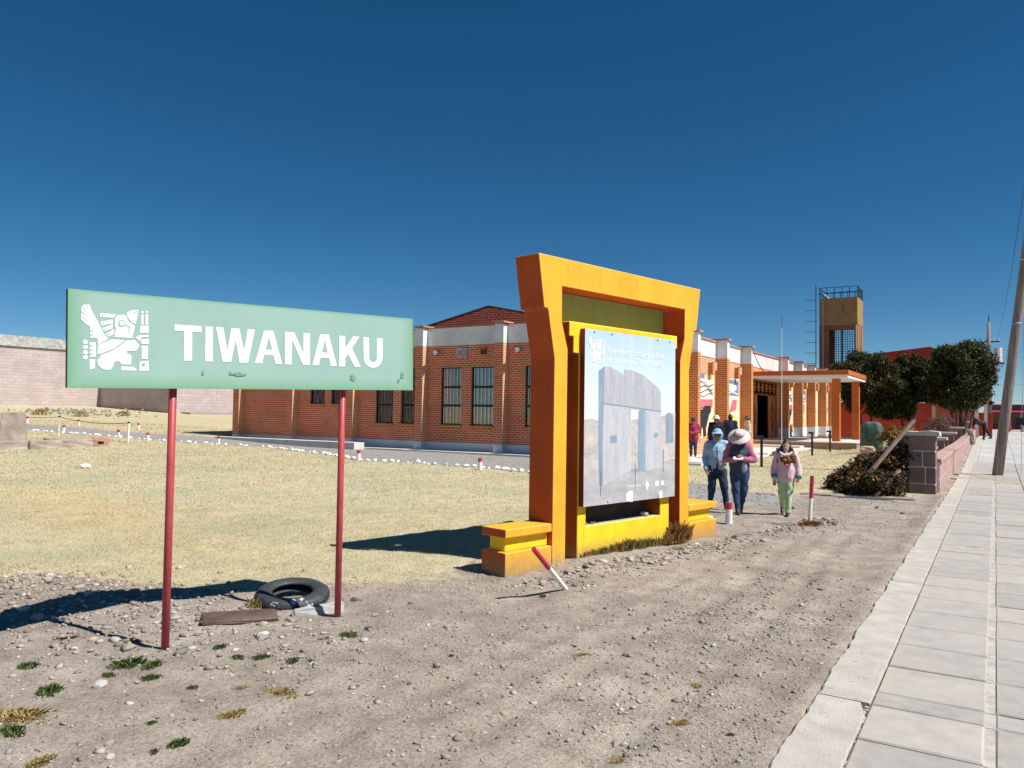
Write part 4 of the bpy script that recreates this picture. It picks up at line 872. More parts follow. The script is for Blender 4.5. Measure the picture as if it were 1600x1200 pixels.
# ================================================================== WATER TOWER
M_TOWER = M_plaster('tower_ochre', (.33, .205, .08)); B_TOWER = M_brick('tower_brick', (.22, .09, .05), (.28, .12, .06), (.3, .2, .14))
tw = thing('water_tower', 'tall ochre water tower with lattice opening and railed top', 'tower', (-12.1, 76.6, 0)); TO = (-12.1, 76.6, 0)
x0, x1, ya, yb = -13.74, -10.46, 75., 78.3
MB().box(x0, x1, ya, yb, 10.15, 12.65).build('tank', M_TOWER, tw, off=TO, bevel=.03)
cols = [(x0, x0 + .85, ya, ya + .5), (x1 - .28, x1, ya, ya + .5), (x0, x0 + .85, yb - .5, yb), (x1 - .28, x1, yb - .5, yb)]
for c in cols: MB().box(*c, 0, 10.149).build('column', M_TOWER if c[1] > -11 else B_TOWER, tw, off=TO)
MB().box(x1 - .24, x1 - .02, ya + .501, yb - .501, 7.6, 10.14).build('side_panel', B_TOWER, tw, off=TO)
MB().box(x0 + .02, x0 + .24, ya + .501, yb - .501, 0, 10.14).build('side_panel', B_TOWER, tw, off=TO)
for z_ in (6.2, 9.75): MB().box(x0 + .86, x1 - .29, ya + .05, ya + .45, z_, z_ + .39).build('beam', B_TOWER, tw, off=TO)
for yy in (ya + .2,):
    m = MB(); a, b = x0 + .87, x1 - .30
    for q in range(12): x = a + (b - a) * q / 11; m.box(x - .022, x + .022, yy, yy + .04, 6.6, 9.75)
    for q in range(15): z = 6.65 + 3.05 * q / 14; m.box(a, b, yy + .045, yy + .08, z - .022, z + .022)
    m.box((a + b) / 2 - .05, (a + b) / 2 + .05, yy - .01, yy + .1, 6.6, 9.75)
    m.build('lattice', M_IRON, tw, off=TO)
m = MB(); n = 5
for (p, q) in (((x0, ya), (x1, ya)), ((x1, ya), (x1, yb)), ((x1, yb), (x0, yb)), ((x0, yb), (x0, ya))):
    p = (p[0] * .985 - 12.1 * .015, p[1] * .985 + 76.6 * .015); q = (q[0] * .985 - 12.1 * .015, q[1] * .985 + 76.6 * .015)
    for k in range(n): t = k / n; m.tube([(p[0] + (q[0] - p[0]) * t, p[1] + (q[1] - p[1]) * t, 12.64), (p[0] + (q[0] - p[0]) * t, p[1] + (q[1] - p[1]) * t, 13.65)], .032, 5)
    for z in (13.1, 13.64): m.tube([(*p, z), (*q, z)], .03, 5)
m.build('railing', M_IRON, tw, off=TO)
MB().tube([(-13.45, 75.3, 13.2), (-12.95, 75.3, 12.68)], .06, 6).build('white_pipe', M_LAMP, tw, off=TO); MB().box(-12.2, -11.4, 76, 76.6, 12.65, 12.8).build('roof_hatch', M_LAMP, tw, off=TO)
for c in ('7',): pass
MPG = M('pipe_grey', (.42, .40, .38), .6)
for xx, za, zb in ((x0 + .33, 5, 12.4), (x1 - .12, 3, 10.1)): MB().tube([(xx, ya - .05, za), (xx, ya - .05, zb)], .05, 8).build('drain_pipe', MPG, tw, off=TO)
MB().box(-11.75, -11.55, ya - .03, ya, 11.2, 11.9).build('mark', M_IRON if False else M('faded_mark', (.23, .15, .07), .9), tw, off=TO)
ms = thing('rung_mast', 'thin dark mast with side rungs standing beside the water tower', 'mast', (-13.95, 74.6, 0))
MB().tube([(0, 0, 0), (0, 0, 13.9)], .04, 6).build('pole', M_IRON, ms)
for q in range(9): MB().tube([(-.95, 0, 4.7 + q * .98), (.05, 0, 4.66 + q * .98)], .022, 5).build('rung', M_IRON, ms)

# ================================================================== RED HOUSE, WALLS
M_REDH = M_plaster('red_house_paint', (.40, .055, .03)); M_REDR = M('red_roof', (.36, .04, .025), .8, .25, 2, .4, 8, .03)
rh = thing('red_house', 'red painted house with red roof half hidden behind dark trees', 'building', (-7, 74, 0)); RO = (-7, 74, 0)
MB().box(-8.8, -4.2, 79, 92, 0, 7.4).build('upper_wall', M_REDH, rh, off=RO)
MB().prism([(-9.5, 7.2), (-3.2, 7.2), (-3.2, 7.5), (-5.0, 8.2), (-9.5, 7.7)], lambda u, v, w: (u, w, v), 78.5, 92.5).build('roof', M_REDR, rh, off=RO)
wl_ = MB().box(-11.6, -2.0, 70.0, 70.4, 0, 2.95).build('yard_wall', M_REDH, rh, off=RO)
MB().box(-11.7, -4.85, 69.93, 70.47, 2.96, 3.04).build('wall_cap', M('cap_pale', (.55, .5, .47), .9), wl_, loc=(0, 0, 0), off=RO)
wf = MB().box(-6.2, -4.9, 78.9, 78.98, 2.2, 3.6).build('window', M_IRON, rh, off=RO)
MB().box(-6.1, -5.0, 78.86, 78.9, 2.3, 3.5).build('pane', M_GLASS, wf, off=RO)
MPP = M('panel_pale', (.6, .45, .36), .9)
for q in range(4): MB().box(-4.3 + q * .62, -3.95 + q * .62, 69.9, 69.99, 1.5, 2.75).build('pale_panel', MPP, rh, off=RO)
gh = thing('gate_house', 'small reddish gate house with white posts at the end of the low wall', 'building', (-1.4, 63, .5)); GO = (-1.4, 63, .5)
MB().box(-3.6, -1.2, 62, 66, .3, 3.0).build('wall', B_GABLE, gh, off=GO)
MB().prism([(-3.9, 3.0), (-.7, 3.0), (-2.3, 3.5)], lambda u, v, w: (u, w, v), 61.4, 66.5).build('roof', M_REDR, gh, off=GO)
for x in (-1.05, -.55): MB().box(x - .09, x + .09, 60.2, 60.4, .5, 2.7).build('post', M_LAMP, gh, off=GO)
MB().box(-1.15, -.45, 60.18, 60.42, 2.72, 2.86).build('lintel', M_LAMP, gh, off=GO)
MB().box(-1.19, -.2, 64, 66.2, .4, 2.2).build('annex', M_REDH, gh, off=GO)

# ================================================================== LOW STONE WALL WITH PIERS
M_BLOCK = M('brown_stone_block', (.20, .125, .11), .9, .3, 3, .6, 20, .02, c2=(.27, .18, .16)); M_MORT = M('white_mortar', (.70, .68, .66), .9, .15, 8, .4)
M_PINKB = M('pink_wall_stone', (.43, .27, .25), .9, .25, 3, .5, 25, .015, c2=(.52, .36, .33)); M_CAPST = M('pale_cap_stone', (.52, .46, .42), .9, .2, 4, .5, 25, .01)
pr = thing('gate_pier', 'broken brown stone block pier with white mortar at the near end of the low wall', 'pier', (-1.45, 20.45, 0))
PO = (-1.45, 20.45, 0)
MB().box(-1.715, -1.185, 20.225, 20.675, -.1, 1.33).build('mortar_core', M_MORT, pr, off=PO)
for (z0, z1, sp) in ((-.05, .21, None), (.235, .60, .62), (.625, .97, .52), (.995, 1.335, None)):
    xs_ = [-1.73] + ([-1.73 + .56 * sp] if sp else []) + [-1.17]
    for a, b in zip(xs_, xs_[1:]):
        g0 = .013 if a > -1.73 else 0; g1 = .013 if b < -1.17 else 0
        MB().box(a + g0, b - g1, 20.2, 20.44, z0, z1).build('stone', M_BLOCK, pr, off=PO, bevel=.012)
        MB().box(a + g0, b - g1, 20.455, 20.7, z0, z1).build('stone', M_BLOCK, pr, off=PO, bevel=.012)
cpst = MB().prism([(-1.84, 1.34), (-1.08, 1.34), (-1.1, 1.44), (-1.3, 1.46), (-1.6, 1.43), (-1.8, 1.45)], lambda u, v, w: (u, w, v), 20.1, 20.8).build('cap', M_CAPST, pr, off=PO)
block('broken_corner', 'jagged stone stub jutting from the left of the broken pier', 'stone', -1.86, 20.5, 0, .24, .4, .62, M_BLOCK, .2, 77, z=.30)
lw = thing('low_wall', 'low pink stone boundary wall running along the pavement', 'wall', (-1.25, 20.7, 0)); LO = (-1.25, 20.7, 0)
y = 20.72; k = 0
core = MB()
while y < 58:
    l = .62; zb = rz_(y); zt = .80 + .25 * min(1, max(0, (y - 36) / 20))
    if y < 44:
        n = 2
        for q in range(n):
            za = zb - .02 + (zt - .12 - zb) * q / n; zc = zb - .02 + (zt - .12 - zb) * (q + 1) / n
            MB().box(-1.39, -1.12, y + .014, y + l - .014, za + .012, zc - .012).build('stone', M_PINKB, lw, off=LO)
        MB().box(-1.42, -1.08, y + .006, y + l - .006, zt - .115, zt).build('coping_stone', M_PINKB, lw, off=LO, bevel=.01)
    else:
        core.box(-1.39, -1.12, y, y + l, zb - .05, zt)
    y += l; k += 1
m = MB()
for q in range(20, 44, 2): m.box(-1.375, -1.135, max(q, 20.71), q + 1.999, -.05, .70)
m.build('mortar_core', M_MORT, lw, off=LO); tag(core.build('far_wall', M_PINKB, lw, off=LO), kind=None)
for k, (yy, hh, lab) in enumerate(((25.0, .86, 'first'), (30.6, 1.0, 'second'), (38.0, 1.08, 'third'), (47.0, 1.22, 'fourth'), (57.0, 1.5, 'fifth'))):
    p = thing('wall_pier', 'squat stone pier with flat cap, %s after the broken pier behind the low wall' % lab, 'pier', (-1.72, yy, rz_(yy)), 0, 'squat piers of the low wall')
    hh -= rz_(yy)
    MB().box(-.20, .20, -.19, .19, -.1, hh - .002).build('mortar_core', M_MORT, p)
    for q in range(2):
        for a, b in ((-.215, -.012), (.012, .215)): MB().box(a, b, -.21, .21, -.1 + (hh + .1) * q / 2 + .01, -.1 + (hh + .1) * (q + 1) / 2 - .01).build('stone', M_BLOCK, p)
    MB().box(-.31, .31, -.29, .29, hh, hh + .09).build('cap', M_CAPST, p, bevel=.012)
tag(MB().box(-2.4, -1.45, 21.2, 56, -.2, .50).build('planting_bed', M_CONC), 'raised concrete bed behind the low pink wall', 'planter')
block('leaning_post', 'short grey stone post leaning against the low wall on the pavement', 'post', -.93, 45.5, R(10), .22, .22, .85, M_STONE, .05, 91, z=rz_(45.5), tilt=(0, R(-14)))

# ================================================================== POLES AND WIRES
def M_polewood():
    t = NT('pole_wood'); mp = t.new('Mapping'); mp.inputs['Scale'].default_value = (16, 16, .8); t.l(t.coords('Object'), mp.inputs[0])
    n = t.noise(1.5, 7, .65, vec=mp.outputs[0]); t.col(t.ramp(n, [(.3, (.12, .095, .085)), (.55, (.24, .195, .175)), (.75, (.34, .285, .26))]))
    t.b.inputs['Roughness'].default_value = .9; t.bump(n, .6, .02); return t.m
M_POLE = M_polewood(); M_STEEL = M('galvanised', (.5, .5, .5), .45, .15, 8, .1, metal=.6)
up = thing('utility_pole', 'leaning grey wooden utility pole standing on the pavement', 'utility pole', (.035, 27.7, rz_(27.7)))
top = Vector((1.30, .0, 11.2)); P_ = lambda z: Vector((top.x * z / 11.2, 0, z))
MB().tube([P_(z) for z in (-.3, 2, 4, 6, 8, 11.2)], [.15, .142, .134, .126, .118, .105], 18).build('shaft', M_POLE, up, smooth=True)
for z, mt in ((2.05, M_STEEL), (4.62, M('blue_strap', (.18, .28, .5), .5)), (6.55, M_STEEL), (7.2, M_STEEL)):
    MB().tube([P_(z - .03), P_(z + .03)], .146 - z * .003, 18).build('band', mt, up, smooth=True)
for z in (6.3, 6.8, 7.3): MB().tube([P_(z) + Vector((-.11, 0, 0)), P_(z) + Vector((-.22, -.02, .02))], .012, 6).build('step_bolt', M_STEEL, up)
MB().tube([P_(7.3) + Vector((.13, -.02, 0)), P_(6.6) + Vector((.16, -.05, 0)), P_(6.2) + Vector((.30, -.1, .05)), P_(6.6) + Vector((.4, -.1, .2)), P_(7.6) + Vector((.2, -.05, 0))], .014, 6).build('cable_loop', M_IRON, up)
MB().box(*[P_(7.0).x - .02, P_(7.0).x + .1], -.2, -.11, 6.2, 6.9).build('junction_box', M_STEEL, up)
gw = thing('guy_wire', 'thin guy wire with small dark plate beside the utility pole', 'wire', (.62, 27.2, rz_(27)))
MB().tube([(0, 0, 0), (.1, .1, 4), (.5, .4, 10.6)], .007, 5).build('wire', M_STEEL, gw); MB().box(-.12, .10, -.02, .0, 1.58, 1.78).build('plate', M_IRON, gw)
fp = thing('far_utility_pole', 'far slim utility pole with transformer rising behind the big tree', 'utility pole', (-.5, 90, .5))
MB().tube([(0, 0, 0), (0, 0, 10.9)], [.24, .15], 10).build('shaft', M_POLE, fp, smooth=True)
MB().tube([(.75, -.2, 6.9), (.75, -.2, 8.3)], .36, 12).build('transformer', M('transformer_grey', (.6, .62, .64), .5), fp, smooth=False)
MB().box(-.1, 1.3, -.12, .02, 6.7, 6.85).build('cross_arm', M_IRON, fp); MB().box(-.4, .9, -.06, .06, 8.9, 9.02).build('cross_arm', M_IRON, fp)
for x in (-.3, .1, .45, .8): MB().tube([(x, 0, 9.02), (x, 0, 9.35)], .05, 6).build('insulator', M_LAMP, fp)
MB().tube([(0, 0, 10.9), (0, 0, 11.6)], .05, 6).build('spike', M_IRON, fp)
def wire(lab, a, b, sag, r=.012):
    a, b = Vector(a), Vector(b); pts = [a.lerp(b, t / 14) - Vector((0, 0, 4 * sag * (t / 14) * (1 - t / 14))) for t in range(15)]
    m = MB().tube([p - a for p in pts], r, 5); return tag(m.build('overhead_wire', M_IRON, None, loc=a), lab, 'wire', 'overhead wires')
wire('overhead wire from the leaning pole to the transformer arm', (.9, 27.8, 9.6), (.1, 90, 9.4), .9)
wire('overhead wire from the leaning pole strap to the far pole', (.55, 27.8, 5.4), (.6, 90, 7.4), .8)
for k, z in enumerate((8.6, 7.9, 5.2, 3.6)): wire('thin street wire crossing right of the pole, %s from the top' % ('first', 'second', 'third', 'fourth')[k], (-.3 + .2 * k, 90, z), (60, 118 + 5 * k, z + 2), .4, .02)

# ================================================================== FAR STREET END
ls = thing('market_stall', 'far market stall with bright pink awning at the street end', 'stall', (4, 108, .55))
aw = MB().prism([(-5.2, 2.0), (9, 2.0), (9, 2.12), (-5.2, 2.12)], lambda u, v, w: (u, w, v + (w + 1.6) * .03), -1.6, 1.6).build('awning', M('pink_awning', (.72, .05, .20), .7), ls)
for x in (-5, -1.5, 2, 5.5): MB().tube([(x, -1.4, 0), (x, -1.4, 2.05)], .04, 6).build('pole', M_STEEL, ls)
MB().box(-5, 8.5, 1.5, 1.7, 0, 2.0).build('back_panel', M('dark_cloth', (.25, .16, .12), .9), ls)
MB().box(-4.5, 2.6, 3.0, 9, 0, 3.0).build('shed', M('dark_shed', (.16, .10, .10), .8), ls)
tag(MB().box(.2, 60, 92, 106.2, .2, .57).build('dry_lot', M('lot_straw', (.42, .34, .19), .95, .3, .6, .5, 10, .05)), 'strip of dry yellow lot beyond the street end', kind='structure')
block('lot_boulder', 'dark boulder lying on the dry lot at the street end', 'boulder', 2.5, 91.2, .3, .75, .6, .62, M_STONE, .3, 55, z=.55)
# ================================================================== TREES AND SHRUBS
def leaf_cloud(clumps, n, size, seed, flat=.0):
    """n small leaf faces spread through ellipsoid clumps (denser toward their shells)"""
    g = np.random.default_rng(seed); w = np.array([c[3] * c[4] * c[5] for c in clumps]) ** .67; w /= w.sum()
    idx = g.choice(len(clumps), n, p=w); C_ = np.array([c[:3] for c in clumps])[idx]; Rr = np.array([c[3:6] for c in clumps])[idx]
    d = g.normal(size=(n, 3)); d /= np.linalg.norm(d, axis=1)[:, None]; rad = g.random(n) ** .28 * (1 + .16 * g.normal(size=n).clip(-1, 1.6))
    P = C_ + d * Rr * rad[:, None]
    nrm = d * .8 + g.normal(size=(n, 3)) * .7 + np.array([0, 0, .35]); nrm /= np.linalg.norm(nrm, axis=1)[:, None]
    t = np.cross(nrm, g.normal(size=(n, 3))); t /= np.linalg.norm(t, axis=1)[:, None]; b = np.cross(nrm, t)
    s = size * g.uniform(.55, 1.35, n)[:, None]
    V = np.stack([P - t * s * .5, P + b * s * .24, P + t * s * .5 + nrm * s * .12, P - b * s * .24], 1).reshape(-1, 3)
    F = np.arange(4 * n).reshape(n, 4); return V, F
LEAF_DARK = M_island('dark_olive_leaf', [(0, (.014, .017, .008)), (.4, (.038, .042, .017)), (.75, (.080, .078, .034)), (1, (.16, .14, .07))], .85, .08, .22)
M_BARK = M('grey_brown_bark', (.13, .10, .085), .95, .35, 7, .9, 25, .03)
def limb_tree(name, label, base, trunks, clumps, n, size, seed, leaf, group=None, cat='tree'):
    t = thing(name, label, cat, base, 0, group); rr = random.Random(seed); m = MB()
    for (dx, dy, r0, h) in trunks:
        p = Vector((dx * .35, dy * .35, -.2)); tip = Vector((dx, dy, h)); pts = [p.lerp(tip, k / 5) + Vector((rr.uniform(-.06, .06), rr.uniform(-.06, .06), 0)) * (k > 0) for k in range(6)]
        m.tube(pts, [r0 * (1 - .55 * k / 5) for k in range(6)], 9)
        cs = sorted(clumps, key=lambda c: (Vector(c[:3]) - tip).length)[:5]
        for c in cs:
            e = Vector(c[:3]); mid = tip.lerp(e, .5) + Vector((rr.uniform(-.15, .15), rr.uniform(-.15, .15), rr.uniform(-.1, .15)))
            m.tube([pts[4], tip, mid, e], [r0 * .42, r0 * .38, r0 * .22, r0 * .08], 6)
            for q in range(3):
                e2 = e + Vector((rr.uniform(-1, 1) * c[3], rr.uniform(-1, 1) * c[4], rr.uniform(-.6, .9) * c[5])) * .8; m.tube([mid, e, e2], [r0 * .14, r0 * .08, r0 * .03], 5)
    m.build('trunk', M_BARK, t, smooth=True)
    V, F = leaf_cloud(clumps, n, size, seed); link('crown', np_mesh('crown', V, F, leaf), t); return t
def crown(cx, cy, cz, rx, ry, rz, k, seed, sub=.27):
    rr = random.Random(seed); out = []
    for q in range(k):
        a = rr.uniform(0, 6.283); el = rr.uniform(-.8, 1.0); ce = math.sqrt(max(0, 1 - el * el)); f = rr.uniform(.5, .93)
        s_ = sub * rr.uniform(.55, 1.35)
        out.append((cx + rx * f * ce * math.cos(a), cy + ry * f * ce * math.sin(a), cz + rz * f * el, rx * s_, ry * s_, rz * s_ * .85))
    out += [(cx, cy, cz, rx * .62, ry * .62, rz * .6)]
    return out
limb_tree('olive_leaved_tree', 'largest dark rounded tree with many stems behind the low wall', (-1.75, 52, .5), [(-.5, .1, .13, 1.7), (.35, -.2, .14, 1.8), (.05, .3, .16, 1.9), (-.2, -.3, .1, 1.6), (.7, .2, .1, 1.7)],
          crown(.0, 0, 3.55, 2.0, 2.0, 2.1, 80, 3) + crown(-.7, 0, 2.7, 1.2, 1.4, .9, 16, 4) + crown(1.1, .2, 2.6, .7, .9, .7, 10, 44), 50000, .18, 5, LEAF_DARK, 'dark trees behind the wall')
limb_tree('olive_leaved_tree', 'middle dark tree between the porch and the largest tree', (-4.75, 55, .25), [(-.4, 0, .12, 1.7), (.4, .1, .12, 1.9), (.1, -.2, .1, 1.6)],
          crown(.1, 0, 3.9, 1.6, 1.7, 1.75, 60, 8) + crown(-.6, -1.0, 2.3, 1.2, 1.2, 1.2, 26, 88), 42000, .18, 9, LEAF_DARK, 'dark trees behind the wall')
limb_tree('olive_leaved_tree', 'dark tree right behind the porch posts', (-7.0, 53.5, .1), [(-.3, 0, .12, 1.8), (.35, .1, .12, 1.9)],
          crown(-.1, 0, 3.9, 1.75, 1.7, 2.2, 60, 12) + crown(1.3, -1.0, 2.8, 1.55, 1.5, 1.75, 40, 13), 50000, .18, 14, LEAF_DARK, 'dark trees behind the wall')
limb_tree('bare_shrub', 'leafless brown shrub in front of the red yard wall', (-2.55, 48, .4), [(-.4, 0, .05, .8), (.4, 0, .05, .9), (0, .2, .05, 1.0), (-.2, -.2, .04, .9), (.2, -.2, .04, .8)],
          crown(0, 0, .95, .85, .8, .75, 16, 19), 3500, .07, 21, M_island('bare_twigs', [(0, (.10, .07, .065)), (1, (.20, .14, .12))]), cat='shrub')
# climbing hedge by the broken pier
HEDGE = M_island('hedge_leaf', [(0, (.014, .012, .009)), (.45, (.035, .028, .016)), (.72, (.07, .06, .025)), (.86, (.15, .10, .035)), (.95, (.30, .10, .03)), (1, (.40, .24, .08))], .8, .2, .2)
hc = []
rr = random.Random(6)
for q in range(80):
    t = rr.random() ** .8; x = -3.45 + 1.65 * t + rr.uniform(-.15, .15); h = .15 + 1.15 * t ** 1.1
    hc.append((x + 2.6, rr.uniform(19.6, 23.2) - 21.3 + (1 - t) * .2, rr.uniform(.15, 1) * h, .28, .3, .22))
for q in range(34): hc.append((rr.uniform(-2.9, -1.9) + 2.6, rr.uniform(18.75, 19.9) - 21.3, rr.uniform(.06, .42), .24, .24, .16))  # extra low clumps added to darken the shadowed ground before the hedge
limb_tree('hedge', 'tangled dark hedge with orange leaves sloping up to the broken pier', (-2.6, 21.3, 0), [(-.6, -.4, .03, .4), (.3, .2, .04, .8), (.6, -.6, .04, .9), (.1, .9, .03, .7)], hc, 42000, .08, 31, HEDGE, cat='hedge')
limb_tree('flowering_bush', 'small bush with orange yellow leaves behind the broken pier', (-2.35, 24.6, .3), [(0, 0, .03, .5)], crown(0, 0, .85, .5, .5, .45, 12, 33), 2600, .07, 35, M_island('orange_leaf', [(0, (.06, .07, .02)), (.5, (.22, .16, .04)), (1, (.48, .22, .05))], .8, .2, .25), cat='shrub')
# leaning timbers and a plank below the hedge
def beam(label, a, b, w, h, mt):
    a, b = Vector(a), Vector(b); d = b - a; o = MB().box(-w / 2, w / 2, -h / 2, h / 2, 0, d.length).build('timber_beam', mt, None, loc=a, bevel=.006)
    o.rotation_mode = 'QUATERNION'; o.rotation_quaternion = d.to_track_quat('Z', 'Y'); return tag(o, label, 'timber beam', 'leaning timber beams')
M_TIMBER = M('weathered_timber', (.27, .19, .15), .85, .3, 5, .5, 30, .008)
beam('long weathered timber beam leaning up over the hedge to the pier', (-2.82, 18.95, -.05), (-1.60, 20.0, 1.70), .09, .07, M_TIMBER)
beam('shorter dark timber beam leaning low beside the long one', (-2.33, 18.75, -.05), (-1.85, 19.5, .56), .08, .06, M_TIMBER)
block('dark_plank', 'dark flat plank lying on the ground under the hedge', 'plank', -2.2, 18.35, R(12), 1.5, .35, .06, M('dark_plank', (.05, .045, .06), .8), .0, 61)
block('kerb_stone', 'broken line of dark kerb stone crossing behind the walking girl', 'kerb stone', -3.3, 18.3, R(8), .9, .14, .10, M_STONE, .0, 62)
block('kerb_stone', 'short dark kerb stone left of the broken kerb line', 'kerb stone', -4.35, 17.6, R(18), .4, .14, .08, M_STONE, .0, 63)
# stones stacked by the hedge
GS = 'stones stacked by the hedge'
bm = bmesh.new(); bmesh.ops.create_icosphere(bm, subdivisions=4, radius=1)
for v in bm.verts:
    q = (abs(v.co.x) ** 4 + abs(v.co.y) ** 4 + abs(v.co.z) ** 4) ** .25; p = v.co / q; w = .03 * math.sin(p.x * 9 + p.z * 5) + .02 * math.sin(p.y * 13 + p.z * 3)
    v.co = Vector((p.x * .46 * (1 + w), p.y * .32 * (1 + w), .66 + p.z * .70 * (1 + w * .5)))
me = bpy.data.meshes.new('draped_monolith'); bm.to_mesh(me); bm.free(); me.materials.append(M('green_tarp', (.035, .07, .062), .7, .35, 5, .7, 9, .05, c2=(.10, .16, .145))); me.polygons.foreach_set('use_smooth', [True] * len(me.polygons))
tag(link('draped_monolith', me, None, (-4.65, 37.4, ground_z(-4.65, 37.4))), 'rounded dark green draped monolith standing on the lawn by the porch', 'monolith')
for k, (x, y, l, w, h, z, mt, lab) in enumerate(((-3.55, 27.7, .42, .4, .45, 0, M_REDST, 'square reddish block under the pale block by the hedge'), (-3.6, 27.9, .42, .4, .36, .45, M('pale_block', (.55, .38, .27), .9), 'pale orange block on top of the reddish block'), (-3.1, 28.1, .36, .36, .5, .0, M_STONE, 'grey block standing right of the stacked pair'), (-3.2, 26.9, .3, .3, .22, 0, M_CAPST, 'low pale stone in front of the stacked blocks'))):
    block('stacked_stone', lab, 'stone block', x, y, R(8 * k), l, w, h, mt, .05, 71 + k, GS, z=z + .02)
st = thing('small_figure_statue', 'small round headed stone figure on a stub behind the hedge', 'statue', (-1.95, 25.3, .45))
MB().lathe([(.0, 0), (.10, 0), (.085, .3), (.06, .55), (.05, .62)], n=12).build('stub', M_STONE, st, smooth=True)
MB().lathe([(.04, .62), (.11, .68), (.14, .78), (.11, .89), (.0, .93)], n=14).build('head', M('round_stone', (.45, .43, .42), .8), st, smooth=True)
ROCKS=[(-4.77,2.77,0.046,3,'large pale flat rock on the gravel below the green weeds'),(-4.72,3.99,0.042,0,''),(-4.16,3.86,0.029,0,''),(-4.24,4.64,0.026,2,'small dark rock just right of the right post weed'),(-4.98,5.25,0.037,2,'dark rounded rock beside the right red post'),(-2.43,3.82,0.023,1,'rounded tan rock alone in the middle of the gravel'),(-2.75,3.71,0.017,3,''),(-3.17,3.86,0.015,2,''),(-2.13,4.23,0.020,1,''),(-1.73,3.83,0.026,0,'pair leading grey rock near the bottom of the gravel'),(-1.69,3.86,0.024,3,'pale rock touching the grey rock near the bottom'),(-1.99,5.13,0.023,1,''),(-2.29,4.41,0.018,1,''),(-2.97,6.34,0.022,2,''),(-2.17,6.64,0.025,2,''),(-2.25,6.46,0.021,1,''),(-1.82,5.56,0.021,0,''),(-1.72,5.34,0.020,3,''),(-1.52,4.89,0.016,2,''),(-2.65,5.14,0.015,2,''),(-2.59,4.74,0.014,0,''),(-6.52,3.26,0.053,0,'grey rock at the shadow edge on the far left'),(-8.35,3.98,0.043,3,''),(-8.23,4.53,0.039,1,''),(-7.92,4.87,0.038,3,''),(-7.55,5.23,0.038,3,''),(-7,5.34,0.032,1,''),(-6.37,5.93,0.027,1,''),(-6.54,5.97,0.023,1,''),(-1.62,4.62,0.015,1,''),(-2.06,3.71,0.015,1,''),(-2.56,3.18,0.017,0,''),(-3.11,2.9,0.020,1,'tan rock near the bottom edge left of centre'),(-3.89,2.32,0.021,1,''),(-3.73,2.23,0.025,3,''),(-3.3,2.5,0.015,0,''),(-4.19,1.98,0.022,0,''),(-2.53,3.04,0.014,3,''),(-2.16,3.49,0.013,0,''),(-3.25,15.23,0.040,2,''),(-1.94,16.28,0.042,2,''),(-1.45,15.72,0.041,2,''),(-3.05,4.11,0.013,2,''),(-3.51,3.87,0.013,2,''),(-4.88,5.63,0.027,1,''),(-4.52,5.49,0.022,2,''),(-4.46,4.95,0.024,0,''),]
WEEDS=[(-5.47,2.69,1,'green weed patch nearest the left edge above the straw patch'),(-4.99,3.09,1.5,'widest green weed patch left of the left red post foot'),(-4.88,2.52,1.2,'green weed patch low on the left just above the wide straw patch'),(-4.66,3.04,0.8,'green weed right below the widest weed patch'),(-4.84,3.17,1,'green weed touching the left red post foot'),(-4.25,4.43,0.95,'green weed patch just below the right red post'),(-4.78,3.66,0.6,'upper green weed of the small cluster right of the left post'),(-4.52,3.61,0.7,'second green weed of the cluster right of the left post'),(-4.4,3.71,0.85,'green weed with a grey rock behind it, right of the left post'),(-4.14,3.76,0.7,'green weed beside a rock between the two posts'),(-4.31,3.11,0.5,'lone small green weed below the left post foot'),(-3.6,2.52,0.75,'broad green weed near the bottom, below the dry tufts'),(-4.44,2.11,1,'green weed patch at the left picture edge'),(-3.96,2.6,0.35,'tiny green weed above the broad bottom weed'),(-3.63,2.4,0.4,'tiny green weed just left of the broad bottom weed'),(-4.03,3.83,0.35,'tiny green weed right of the rock between the posts'),(-3.67,6.43,0.55,'green weed under the shadow of the leaning stake'),(-4.9,2.9,0.6,'green weed just left of the widest weed patch'),(-5.86,3.19,0.4,'tiny green weed in the rubble left of the left post'),(-3.29,4.46,0.3,'tiny green weed alone in the gravel middle'),(-1.24,4.26,0.3,'tiny green weed near the bottom toward the kerb'),(-5.9,3.14,0.4,'tiny green weed beside another in the rubble at left')]
TUFTS=[(-3.74,3.32,1,'dry yellow grass tuft right of the small weeds'),(-3.74,2.95,0.9,'dry yellow grass tuft below the middle of the sign'),(-4.61,2.26,1.6,'wide dry straw patch at the left edge'),(-3.97,2.01,0.8,'dry straw patch at the bottom left corner'),(-4.03,3.27,0.5,'small dry grass tuft above the others'),(-3.48,9.61,1,'flat dry straw strip in front of the yellow frame'),(-2.5,4.97,0.5,'small dry tuft in the middle of the gravel'),(-1.65,4.93,0.6,'small dry tuft right of the gravel middle'),(-1.52,4.22,0.6,'small dry tuft toward the kerb'),(-1.6,3.6,0.5,'dry tuft at the bottom edge of the gravel'),(-4.34,4.25,0.5,'dry tuft beside the right post weed')]
